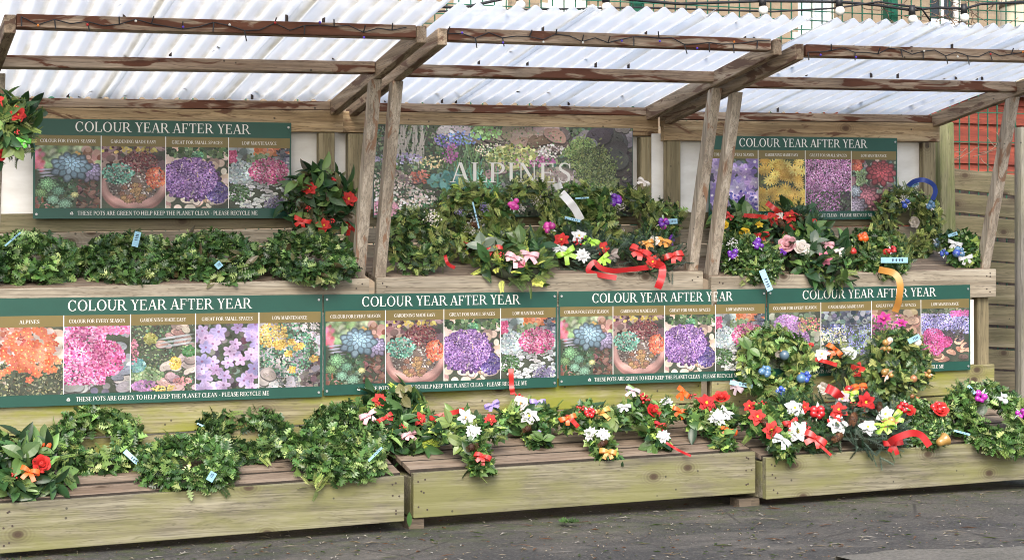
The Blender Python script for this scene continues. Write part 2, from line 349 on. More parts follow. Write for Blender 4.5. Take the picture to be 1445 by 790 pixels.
def build_unit(ui):
    X0, Y0, zo, tl = UNITS[ui]
    T = thing('display_stand', ULAB[ui], 'display stand', (X0, Y0, gz(X0)), 'timber display stands in a row')
    rg = random.Random(40+ui)
    def Z(x, z): return H+z+zo+tl*(x-.9)
    def beamx(mb, x0, x1, y0, y1, z0, z1, zs=0.0):     # zs: rise from y0 to y1
        j = rg.uniform(-.003, .003)
        return mb.hexa([(X0+x0, Y0+y0, Z(x0, z0+j)), (X0+x1, Y0+y0, Z(x1, z0)), (X0+x1, Y0+y1, Z(x1, z0+zs)), (X0+x0, Y0+y1, Z(x0, z0+zs+j)),
                        (X0+x0, Y0+y0, Z(x0, z1+j)), (X0+x1, Y0+y0, Z(x1, z1)), (X0+x1, Y0+y1, Z(x1, z1+zs)), (X0+x0, Y0+y1, Z(x0, z1+zs+j))])
    def part(name, mat, *a, bevel=.004, **k): return obj(name, beamx(MB(), *a, **k), M[mat], T, bevel=bevel)
    xe = .012
    part('front_plank', 'front', xe, W-.008, 0, .04, -.970, ZB)
    for x0 in (xe, W-.048):
        part('end_plank', 'front', x0, x0+.04, .043, .56, -.965, ZB-.02)
    ny = 4; y = .052
    for i in range(ny):
        y1 = y+.112
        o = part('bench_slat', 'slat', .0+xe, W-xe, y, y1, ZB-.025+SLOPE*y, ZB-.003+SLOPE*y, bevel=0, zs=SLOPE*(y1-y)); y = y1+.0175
        o.data.materials.append(M['slatshade']); o.data.polygons[2].material_index = 1
    for x0 in (.08, .86, 1.66):
        mb = MB(); mb.box(X0+x0, X0+x0+.07, Y0+.46, Y0+.53, gz(X0+x0)-.01, Z(x0, ZB+.02)); obj('bench_leg', mb, M['block'], T)
    part('lower_back_board', 'lower', xe, W-xe, .572, .60, -.700, -.560)
    part('lower_back_board', 'lower', xe, W-xe, .566, .594, -.553, -.395)
    part('lower_panel', 'white', .05, 1.66, .578, .588, -.392, -.03)
    for x0 in (.03, 1.70): part('lower_post', 'backpost', x0, x0+.075, .60, .66, -1.02, -.022)
    part('fascia_board', 'fascia', .006, W-.004, .56, .595, -.02, ZS)
    ys = .598
    for i in range(4):
        y1 = ys+.122
        part('shelf_board', 'slat', xe, W-xe, ys, y1, ZS-.03+SSLOPE*(ys-.56), ZS-.004+SSLOPE*(ys-.56), zs=SSLOPE*(y1-ys)); ys = y1+.006
    part('shelf_back_board', 'fascia', .01, W-.01, 1.118, 1.145, .205, .315)
    part('shelf_back_board', 'fascia', .01, W-.01, 1.126, 1.15, .320, .400)
    part('shelf_back_board', 'fence', .01, W-.01, 1.122, 1.148, .405, .497)
    part('upper_panel', 'white', (.02 if ui == 0 else -.05), W-.02, 1.150, 1.16, .46, .93)
    for x0 in (.018, 1.69): part('back_post', 'backpost', x0, x0+.085, 1.10, 1.147, .21, .888)
    part('back_beam', 'beam', .004-(.028 if ui == 1 else .006 if ui == 2 else 0), W-.006+(.024 if ui == 0 else .006), 1.095, 1.142, .891, 1.001)
    part('rear_purlin', 'purlin', .05, W-.05, 1.10, 1.16, 1.004, roofz(1.1)-.005)
    part('middle_purlin', 'purlin', .052, W-.052, .308, .355, 1.100, 1.153, zs=-.006)
    fx = [(.052, W-.052), (.075, W-.085), (.065, W-.04)][ui]
    part('front_purlin', 'purlin', fx[0], fx[1], -.297, -.25, 1.181, 1.236, zs=-.006)
    for s, x0 in ((0, .004), (1, W-.05)):
        mb = MB(); y1 = 1.165
        P = []
        sh = 0
        for yy, dz in ((-.30, -.078), (y1, -.078)):
            pass
        a, b = x0, x0+.046
        if ui == 1: a += (.02 if s == 0 else -.025); b += (.02 if s == 0 else -.025)
        za, zb = roofz(-.30), roofz(y1)
        mb.hexa([(X0+a, Y0-.30, Z(a, za-.075)), (X0+b, Y0-.30, Z(b, za-.075)), (X0+b, Y0+y1, Z(b, zb-.075)), (X0+a, Y0+y1, Z(a, zb-.075)),
                 (X0+a, Y0-.30, Z(a, za)), (X0+b, Y0-.30, Z(b, za)), (X0+b, Y0+y1, Z(b, zb)), (X0+a, Y0+y1, Z(a, zb))])
        obj('rafter', mb, M['rafter'], T, bevel=.004)
    for x0 in (.012, W-.070):
        mb = MB(); x1 = x0+.056
        yb, yt, zt = .600, .335, roofz(.335)-.078
        mb.hexa([(X0+x0, Y0+yb, Z(x0, ZS+.002)), (X0+x1, Y0+yb, Z(x1, ZS+.002)), (X0+x1, Y0+yb+.06, Z(x1, ZS+.002+.06*SSLOPE)), (X0+x0, Y0+yb+.06, Z(x0, ZS+.002+.06*SSLOPE)),
                 (X0+x0+.006, Y0+yt, Z(x0, zt)), (X0+x1+.004, Y0+yt, Z(x1, zt)), (X0+x1+.004, Y0+yt+.06, Z(x1, zt-.008)), (X0+x0+.006, Y0+yt+.06, Z(x0, zt-.008))])
        obj('front_post', mb, M['post'], T, bevel=.004)
    # corrugated sheets
    pitch = .088
    sheets = [(-.03, .655), (.58, 1.255), (1.18, 1.80)]
    if ui == 1: sheets = [(.02, .66), (.585, 1.25), (1.175, 1.79)]
    yf = [-.64, -.60, -.63][ui]
    for si, (xa, xb) in enumerate(sheets):
        n = int((xb-xa)/pitch*10); V = []; F = []
        yl = [yf+rg.uniform(-.012, .012)] + list(np.linspace(-.4, 1.0, 8)) + [1.22]
        for yy in yl:
            for i in range(n+1):
                x = xa+(xb-xa)*i/n
                zz = roofz(yy)+.020+.006*(si % 2)+.0135*math.sin(2*math.pi*x/pitch)+.006*mnoise.noise(Vector((x*2+ui*9, yy*2, si)))
                V.append((X0+x, Y0+yy, Z(x, zz)))
        for j in range(len(yl)-1):
            for i in range(n):
                a = j*(n+1)+i; F.append((a, a+1, a+n+2, a+n+1))
        o = mesh_obj('roof_sheet', V, F, M['roof'][ui], T, smooth=True)
        m = o.modifiers.new('thickness', 'SOLIDIFY'); m.thickness = .0012
        if si == 0: pass
    for xs_ in (.045, .07, W-.06, W-.04):
        for zz, yy in ((-.93, 0), (-.86, 0), (-.80, 0), (.02, .56), (.10, .56)):
            x_ = xs_+rg.uniform(-.012, .012); z_ = zz+rg.uniform(-.012, .012); b = MB(); P_ = np.array([X0+x_, Y0+yy+.001, Z(x_, z_)]); b.tube([P_, P_-np.array([0, .003, 0])], .0045, 7); obj('screw_head', b, M['rust'], T)
    for k_ in range(14):
        x_ = rg.uniform(.1, W-.1); yy = rg.choice([-.27, .33, 1.13]); P_ = np.array([X0+x_, Y0+yy, Z(x_, roofz(yy)+.038)]); b = MB(); b.tube([P_-np.array([0, 0, .03]), P_+np.array([0, 0, .006])], .007, 8); obj('roof_screw', b, M['rust'], T)
    mb = MB()
    for k_ in range(46):
        x_ = rg.uniform(.02, W-.05); yy = rg.choice([rg.uniform(-.5, 1.15), rg.uniform(.95, 1.2)]); P_ = np.array([X0+x_, Y0+yy, Z(x_, roofz(yy)+.036)]); a_ = rg.uniform(0, 6.28); L_ = rg.uniform(.008, .03); d_ = np.array([math.cos(a_), math.sin(a_), 0])*L_; p_ = np.array([-math.sin(a_), math.cos(a_), .3])*L_*.4
        mb.add([P_-d_, P_+p_, P_+d_, P_-p_], [(0, 1, 2, 3)], rg.choice([(.06, .035, .02), (.10, .07, .03), (.04, .05, .02)]))
    stuff(obj('roof_leaf_litter', mb, M['petal'], T))
    return T
STANDS = [build_unit(i) for i in range(3)]

# wooden packing blocks under the benches
for px, py, s, lab in ((588, 735, .075, 'small dark timber block under the plank joint left of centre'), (1052, 705, .07, 'left one of two timber packing blocks under the right plank joint'),
                       (1066, 703, .05, 'right one of two timber packing blocks under the right plank joint')):
    X = at(px, py, 7.75)[0]; mb = MB(); Y = y0_of(X)+.015
    zt = H-.970+zoff(X)-.004
    mb.box(X-s/2, X+s/2, Y, Y+.10, gz(X)-.02, zt)
    tag(obj('packing_block', mb, M['block'], bevel=.004), lab, 'wooden block', 'packing blocks under the benches')
# ------------------------------------------------------------------ behind the stands
def build_background():
    # stone building
    YB = 14.5
    T = thing('stone_building', 'buff sandstone building rising behind the green mesh fence', 'building', (8, YB, gz(8)))
    k = NB('sandstone'); v = k.coords((1, 1, 1), rnd=False)
    mp = k.N('ShaderNodeMapping'); mp.inputs['Rotation'].default_value = (math.pi/2, 0, 0); k.L(v, mp.inputs[0])
    br = k.N('ShaderNodeTexBrick'); k.L(mp.outputs[0], br.inputs[0]); br.inputs['Scale'].default_value = 1
    br.inputs['Brick Width'].default_value = .52; br.inputs['Row Height'].default_value = .21; br.inputs['Mortar Size'].default_value = .012
    br.inputs['Color1'].default_value = (.33, .25, .165, 1); br.inputs['Color2'].default_value = (.22, .17, .115, 1); br.inputs['Mortar'].default_value = (.15, .13, .10, 1)
    n = k.noise(v, 6, 6, .7)
    k.color(k.mix(.5, br.outputs[0], k.ramp(n, [(.3, (.16, .125, .085)), (.7, (.40, .32, .22))]))); k.rough(.9); k.bump(n, .5, .02)
    wins = [(640, -46, 722, 14, 'pale'), (893-120, -60, 893-60, 6, 'pale'), (1126, -60, 1184, 47, 'pale'), (1313, -60, 1364, 34, 'dark')]
    rects = []
    for a, b, c, d, kd in wins:
        A, B = at(a, d, YB), at(c, b, YB); rects.append((A[0], B[0], A[2], B[2], kd))
    # wall cut round the windows: columns of boxes
    xs0, xs1, z0, z1, th = -4., 26., -.3, 7.0, .4
    mb = MB(); x = xs0
    for (a, b, zl, zh, kd) in sorted(rects):
        mb.box(x, a, YB, YB+th, z0, z1); mb.box(a, b, YB, YB+th, z0, zl); mb.box(a, b, YB, YB+th, zh, z1); x = b
    mb.box(x, xs1, YB, YB+th, z0, z1)
    mb.box(xs0, xs1, YB+th, YB+6, z1-.02, z1+.1)
    obj('wall', mb, k.m, T)
    fr = plain('window_paint', (.75, .75, .73), .4, var=.05)
    gd = plain('dark_glass', (.02, .025, .03), .08); gl = plain('pale_blind', (.45, .52, .56), .2)
    for (a, b, zl, zh, kd) in rects:
        f = MB(); t = .07; y = YB+.1
        f.box(a, a+t, y, y+.06, zl, zh); f.box(b-t, b, y, y+.06, zl, zh); f.box(a+t, b-t, y, y+.06, zl, zl+t); f.box(a+t, b-t, y, y+.06, zh-t, zh)
        f.box((a+b)/2-.02, (a+b)/2+.02, y+.005, y+.055, zl+t, zh-t)
        wo = obj('window', f, fr, T)
        p = MB(); p.box(a+t, b-t, y+.028, y+.036, zl+t, zh-t); obj('pane', p, gd if kd == 'dark' else gl, wo)
        s = MB(); s.box(a-.08, b+.08, YB-.06, YB+.098, zl-.10, zl-.002); obj('sill', s, fr, wo)
    # welded mesh fence
    YF = 9.45
    T = thing('mesh_fence', 'green welded mesh fence running behind the clear roofs', 'fence', (4, YF, gz(4)))
    mb = MB(); x0, x1 = -1.5, 11.0
    x = x0
    while x < x1:
        zb = 1.2 if x < 5.4 else .6
        mb.bar((x, YF, gz(x)+zb), (x, YF, gz(x)+2.95), .006, .006, (0, 1, 0)); x += .072
    z = .65
    while z < 2.95:
        xa = x0 if z > 1.25 else 5.4
        mb.bar((xa, YF-.006, gz(xa)+z), (x1, YF-.006, gz(x1)+z), .006, .006); z += .058 if z > 2.3 else .19
    obj('mesh_panel', mb, M['mesh'], T)
    for px in (70, 903, 1262):
        P = at(px, 200, YF); p = MB(); p.box(P[0]-.035, P[0]+.035, YF+.01, YF+.07, gz(P[0]), gz(P[0])+3.05); obj('fence_post', p, M['mesh'], T)
    # red shed
    YS = 10.1
    xa, xb = at(1278, 200, YS)[0], at(1700, 200, YS)[0]
    T = thing('red_shed', 'red painted timber shed with horizontal boards behind the fence', 'shed', (xa, YS, gz(xa)))
    red = wood('red_paint', [(.22, .040, .020), (.33, .062, .030), (.42, .09, .045)], knots=False, rough=.6, grain=.6)
    zt = at(1440, 138, YS)[2]
    mb = MB(); z = gz(xa)
    while z < zt-.02:
        h = .135; mb.hexa([(xa, YS-.02, z), (xb, YS-.02, z), (xb, YS+.02, z), (xa, YS+.02, z), (xa, YS, z+h), (xb, YS, z+h), (xb, YS+.02, z+h), (xa, YS+.02, z+h)]); z += h+.001
    obj('wall', mb, red, T)
    pl_ = MB(); pl_.box(xa+.01, xb, YS-.16, YS-.03, gz(xa), at(1345, 262, YS-.1)[2]); obj('gap_backing', pl_, plain('dark_gap_backing', (.045, .032, .026), .9, var=.5), T)  # added dark backing, no real shed part; makes the slat fence gaps look dark
    mb = MB(); mb.box(xa, xa+.03, YS+.02, YS+2, gz(xa), zt); mb.box(xa+.03, xb, YS+.021, YS+.05, gz(xa), zt); obj('side_wall', mb, red, T)
    mb = MB(); mb.hexa([(xa-.08, YS-.10, zt-.01), (xb, YS-.10, zt-.01), (xb, YS+2.1, zt+.5), (xa-.08, YS+2.1, zt+.5), (xa-.08, YS-.10, zt+.04), (xb, YS-.10, zt+.04), (xb, YS+2.1, zt+.55), (xa-.08, YS+2.1, zt+.55)])
    obj('roof', mb, plain('roofing_felt', (.035, .02, .02), .9), T)
    # slatted timber fence
    YF = 9.12
    pL, pR = at(1338, 300, YF), at(1500, 300, YF)
    T = thing('slat_fence', 'green-stained horizontal slat fence at the right of the stands', 'fence', (pL[0], YF, gz(pL[0])))
    zt = at(1345, 237, YF)[2]; z = zt; rg = random.Random(5)
    while z > gz(pL[0])+.05:
        h = .128 if z == zt else .120; dz = -.062*(pR[0]-pL[0])*rg.uniform(.8, 1.15)
        mb = MB(); y = YF+rg.uniform(0, .008)
        mb.hexa([(pL[0], y, z-h), (pR[0], y, z-h+dz), (pR[0], y+.022, z-h+dz), (pL[0], y+.022, z-h), (pL[0], y, z), (pR[0], y, z+dz), (pR[0], y+.022, z+dz), (pL[0], y+.022, z)])
        obj('slat', mb, M['fence'], T, bevel=.003); z -= h+rg.uniform(.010, .02)
    A = at(1325, 170, 9.0); B = at(1347, 170, 9.0)
    mb = MB(); mb.hexa([(A[0]+.015, 8.99, gz(A[0])), (B[0]+.03, 8.99, gz(A[0])), (B[0]+.03, 9.08, gz(A[0])), (A[0]+.015, 9.08, gz(A[0])),
                        (A[0], 8.99, A[2]), (B[0]-.01, 8.99, A[2]-.01), (B[0]-.01, 9.08, A[2]), (A[0], 9.08, A[2]+.01)])
    obj('thick_post', mb, M['greenpost'], T, bevel=.008)
    A = at(1434, 180, 8.75); mb = MB()
    mb.tube([(A[0]+.045, 8.75, gz(A[0])), (A[0]+.05, 8.75, A[2])], .05, 14)
    tag(obj('round_post', mb, M['greypost'], smooth=False), 'grey round timber post standing at the right edge of the picture', 'post')
    # festoon lights
    YC = 9.36
    sk = [(485, -7), (733, -6), (855, -3), (1076, 2), (1184, 3), (1287, 15), (1360, 13)]
    T = thing('festoon_lights', 'black festoon cable with white globe bulbs strung along the green fence', 'string lights', at(900, 0, YC))
    path = [(-60, -2), (120, 3), (300, -4), (395, 9)] + sk[:1] + [(560, 5), (650, 12)] + sk[1:3] + [(960, 6)] + sk[3:5] + [(1240, 8)] + sk[5:6] + [(1322, 11)] + sk[6:] + [(1385, 6), (1500, 2)]
    mb = MB(); mb.tube([at(x, y, YC) for x, y in path], .009, 6)
    mb.tube([at(x, y, YC-.01) for x, y in ((-60, 3), (200, 10), (600, 17), (900, 11), (1090, 17), (1180, 12), (1240, 3), (1300, 12), (1313, 30))], .006, 6)
    obj('cable', mb, M['black'], T, smooth=True)
    for x, y in sk:
        P = at(x, y, YC-.03); s = MB(); s.tube([P+(0, 0, .03), P+(0, 0, -.028)], [.018, .023], 10); so = obj('socket', s, M['black'], T, smooth=True)
        b = MB(); b.sphere(P+(.006, 0, -.055), .030, 14, 10); obj('bulb', b, M['bulb'], T, smooth=True)
    # dry creeper caught in the fence
    rg = random.Random(9); mb = MB()
    for i in range(34):
        x, y = rg.uniform(1225, 1400), rg.uniform(2, 45); pts = []; a = rg.uniform(0, 6.28)
        for j in range(9):
            pts.append(at(x, y, 9.40+rg.uniform(-.03, .03))); a += rg.uniform(-.9, .9); x += 8*math.cos(a); y += 5*math.sin(a)
        mb.tube(pts, .0028, 4)
    for i in range(7):
        x, y = rg.uniform(1350, 1425), rg.uniform(205, 240); pts = []; a = rg.uniform(0, 6.28)
        for j in range(8):
            pts.append(at(x, y, 9.40+rg.uniform(-.02, .02))); a += rg.uniform(-.6, .6); x += 8*math.cos(a); y += 6*math.sin(a)
        mb.tube(pts, .0025, 4)
    tag(obj('dry_creeper', mb, plain('dry_stem', (.20, .14, .10), .8, var=.4), smooth=True), 'tangle of dry brown creeper stems caught in the green fence', 'creeper')
    # cream tank
    YT = 10.6; P = at(1456, 36, YT); mb = MB()
    r = (P[0]-at(1419, 36, YT)[0])
    prof = [(0, gz(P[0])), (r*.96, gz(P[0])), (r, gz(P[0])+.1)]
    z = gz(P[0])+.3; top = at(1456, 2, YT)[2]
    while z < top-.1: prof += [(r, z), (r*.97, z+.04), (r*.97, z+.3), (r, z+.34)]; z += .5
    prof += [(r, top-.05), (r*.9, top), (r*.45, top+.10), (r*.45, top+.16), (0, top+.16)]
    V = []; F = []; n = 28
    for q, zz in prof:
        for i in range(n): V.append((P[0]+q*math.cos(2*math.pi*i/n), YT+q*math.sin(2*math.pi*i/n), zz))
    for j in range(len(prof)-1):
        for i in range(n): F.append((j*n+i, j*n+(i+1) % n, (j+1)*n+(i+1) % n, (j+1)*n+i))
    tag(mesh_obj('storage_tank', V, F, plain('cream_plastic', (.72, .66, .48), .4, var=.06), smooth=True), 'cream plastic tank behind the fence in the top right corner', 'tank')
    # fairy lights along the three front purlins
    labs = ['thin fairy light string stapled along the front rail of the left roof', 'thin fairy light string stapled along the front rail of the middle roof', 'thin fairy light string stapled along the front rail of the right roof']
    colr = [plain('bulb_violet', (.12, .06, .6), .3), plain('bulb_red', (.6, .03, .03), .3), plain('bulb_white', (.8, .8, .75), .3), plain('bulb_orange', (.8, .25, .03), .3)]
    for ui, (X0, Y0, zo, tl) in enumerate(UNITS):
        T = thing('fairy_lights', labs[ui], 'fairy lights', (X0, Y0-.31, H+1.2), 'fairy lights along the front rails')
        rg = random.Random(ui+2); pts = []; mb = MB()
        xs = np.linspace(.07, W-.1, 26)
        for x in xs: pts.append((X0+x, Y0-.303-rg.uniform(0, .004), H+1.208+zo+tl*(x-.9)+rg.uniform(-.018, .018)))
        mb.tube(pts, .0025, 5)
        for i in range(0, 25, 2):
            p = np.array(pts[i]); mb.tube([p, p+(rg.uniform(-.01, .01), -.01, rg.choice([-.045, -.04, .03]))], .003, 5)
        obj('cable', mb, M['black'], T)
        for i in range(1, 25, 3):
            b = MB(); b.sphere(np.array(pts[i])+(0, -.008, rg.uniform(-.025, .01)), .0055, 8, 6); obj('bulb', b, rg.choice(colr), T, smooth=True)
build_background()
# ------------------------------------------------------------------ serif lettering
def glyphs():
    Gd = {}
    TK, TN, SF, SX = .135, .055, .04, .075
    def rc(x0, y0, x1, y1): return [(x0, y0), (x1, y0), (x1, y1), (x0, y1)]
    def stem(x, w=TK, top=1, bot=1, h=1.0):
        r = [rc(x, 0, x+w, h)]
        if bot: r.append(rc(x-SX, 0, x+w+SX, SF))
        if top: r.append(rc(x-SX, h-SF, x+w+SX, h))
        return r
    def dg(x0, y0, x1, y1, w): return [(x0-w/2, y0), (x0+w/2, y0), (x1+w/2, y1), (x1-w/2, y1)]
    def arc(cx, cy, rx, ry, a0, a1, tk=.145, tn=.05, n=22):
        o = []
        for i in range(n):
            q = [math.radians(a0+(a1-a0)*(i+k)/n) for k in (0, 1)]
            P = [(cx+rx*math.cos(a), cy+ry*math.sin(a)) for a in q]; Q = [(cx+(rx-tk)*math.cos(a), cy+(ry-tn)*math.sin(a)) for a in q]
            o.append([P[0], P[1], Q[1], Q[0]])
        return o
    Gd['A'] = ([dg(.10, 0, .40, 1, TN), dg(.42, 1, .72, 0, .145), rc(.19, .33, .62, .38), rc(-.03, 0, .22, SF), rc(.55, 0, .88, SF)], .84)
    Gd['C'] = (arc(.45, .5, .42, .52, 42, 318) + [rc(.715, .68, .76, .98), rc(.715, .05, .75, .25)], .84)
    Gd['D'] = (stem(.08) + arc(.40, .5, .48, .5, -90, 90) + [rc(.2, 0, .42, .05), rc(.2, .95, .42, 1)], .96)
    Gd['E'] = (stem(.08) + [rc(.2, 0, .66, .05), rc(.2, .95, .62, 1), rc(.2, .49, .50, .54), rc(.57, .78, .62, .96), rc(.62, .03, .67, .25), rc(.46, .40, .50, .63)], .73)
    Gd['F'] = (stem(.08) + [rc(.2, .95, .62, 1), rc(.2, .47, .50, .52), rc(.57, .76, .62, .96), rc(.46, .38, .50, .61)], .66)
    Gd['G'] = (arc(.45, .5, .42, .52, 42, 330) + [rc(.715, .68, .76, .98), rc(.66, .06, .79, .42), rc(.56, .40, .86, .44)], .92)
    Gd['H'] = (stem(.08) + stem(.66) + [rc(.2, .48, .68, .53)], .98)
    Gd['I'] = (stem(.10), .38)
    Gd['K'] = (stem(.08) + [dg(.24, .42, .66, .97, TN), dg(.36, .56, .70, .03, .145), rc(.54, .96, .82, 1), rc(.58, 0, .88, SF)], .86)
    Gd['L'] = (stem(.08) + [rc(.2, 0, .66, .05), rc(.62, .03, .67, .27)], .71)
    Gd['M'] = ([rc(.12, 0, .165, 1), rc(.04, 0, .27, SF), rc(.04, .96, .2, 1), dg(.20, 1, .53, .02, .14), dg(.53, .02, .84, 1, TN)] + stem(.82, .135), 1.12)
    Gd['N'] = ([rc(.14, 0, .185, 1), rc(.05, 0, .28, SF), rc(.02, .96, .2, 1), dg(.20, 1, .74, .0, .145), rc(.72, 0, .765, 1), rc(.62, .96, .87, 1)], .92)
    Gd['O'] = (arc(.47, .5, .44, .52, 0, 360, n=36), .94)
    Gd['P'] = (stem(.08) + arc(.36, .72, .32, .28, -90, 90, .135) + [rc(.2, .44, .38, .49), rc(.2, .95, .38, 1)], .73)
    Gd['R'] = (stem(.08) + arc(.36, .73, .31, .27, -90, 90, .135) + [rc(.2, .46, .38, .51), rc(.2, .95, .38, 1), dg(.42, .48, .74, .02, .145), rc(.64, 0, .90, SF)], .84)
    S = []
    pts = [(.555, .80), (.52, .92), (.40, .985), (.28, .985), (.16, .92), (.115, .78), (.17, .65), (.33, .54), (.47, .44), (.535, .31), (.51, .13), (.40, .03), (.27, .015), (.14, .08), (.085, .22)]
    wd = [.03, .04, .05, .055, .09, .115, .135, .15, .15, .13, .11, .06, .05, .04, .03]
    for i in range(len(pts)-1):
        a, b = np.array(pts[i]), np.array(pts[i+1]); d = b-a; d /= np.linalg.norm(d); p = np.array([-d[1], d[0]])
        a2, b2 = a-d*.012, b+d*.012
        S.append([tuple(a2-p*wd[i]/2), tuple(b2-p*wd[i+1]/2), tuple(b2+p*wd[i+1]/2), tuple(a2+p*wd[i]/2)])
    Gd['S'] = (S + [rc(.545, .72, .585, .99), rc(.055, .01, .095, .28)], .66)
    Gd['T'] = (stem(.32, top=0) + [rc(.05, .95, .73, 1), rc(.04, .75, .085, .97), rc(.69, .75, .735, .97)], .78)
    Gd['U'] = ([rc(.10, .32, .235, 1), rc(.02, .96, .33, 1), rc(.70, .32, .75, 1), rc(.61, .96, .85, 1)] + arc(.425, .34, .325, .36, 180, 360, .13, .06), .88)
    Gd['V'] = ([dg(.17, 1, .46, 0, .15), dg(.46, 0, .74, 1, TN), rc(.02, .96, .33, 1), rc(.61, .96, .87, 1)], .86)
    Gd['W'] = ([dg(.15, 1, .38, 0, .14), dg(.38, 0, .62, 1, TN), dg(.60, 1, .83, 0, .14), dg(.83, 0, 1.06, 1, TN), rc(.02, .96, .30, 1), rc(.48, .96, .74, 1), rc(.96, .96, 1.18, 1)], 1.17)
    Gd['Y'] = ([dg(.15, 1, .42, .45, .14), dg(.42, .45, .68, 1, TN), rc(.355, 0, .49, .48), rc(.27, 0, .575, SF), rc(.01, .96, .31, 1), rc(.55, .96, .80, 1)], .80)
    Gd['-'] = ([rc(.08, .36, .34, .43)], .42)
    return Gd
GL = glyphs()
def text_w(s, tr=.06): return sum((.32 if c == ' ' else GL[c][1]+tr) for c in s)
class Plane:
    """a sign's own flat frame: u to the right, v down, both 0..1"""
    def __init__(s, TL, TR, h, ):
        s.O = np.array(TL); s.U = np.array(TR)-s.O; s.w = float(np.linalg.norm(s.U)); s.h = h
        s.V = np.array([0, 0, -h]); n = np.cross(s.U, s.V); s.n = n/np.linalg.norm(n)
        if s.n[1] > 0: s.n = -s.n
    def p(s, u, v, n=0.0): return s.O+s.U*u+s.V*v+s.n*n
def write(mb, pl, txt, uc, vb, cap, n, width=None):
    """centred at u=uc, baseline at v=vb; cap height in metres; optional total width in metres"""
    tw = text_w(txt); sx = cap if width is None else width/tw
    x = uc*pl.w-tw*sx/2
    for c in txt:
        if c == ' ': x += .32*sx; continue
        for i, poly in enumerate(GL[c][0]):
            V = [pl.p((x+px*sx)/pl.w, vb-py*cap/pl.h, n+i*2e-5) for px, py in poly]
            mb.add(V, [tuple(range(len(V)))])
        x += (GL[c][1]+.06)*sx
def recycle(mb, pl, uc, vc, r, n):
    for k in range(3):
        a = math.radians(90+120*k); b = math.radians(90+120*(k+1))
        P = lambda ang, q: pl.p(uc+q*r*math.cos(ang)/pl.w, vc-q*r*math.sin(ang)/pl.h, n+k*4e-5)
        def mixp(t, q):
            x = (1-t)*math.cos(a)+t*math.cos(b); y = (1-t)*math.sin(a)+t*math.sin(b)
            return pl.p(uc+q*r*x/pl.w, vc-q*r*y/pl.h, n+k*4e-5)
        mb.add([mixp(.10, 1), mixp(.62, 1), mixp(.62, .5), mixp(.10, .5)], [(0, 1, 2, 3)])
        mb.add([mixp(.58, 1.35), mixp(.98, .78), mixp(.58, .2)], [(0, 1, 2)])

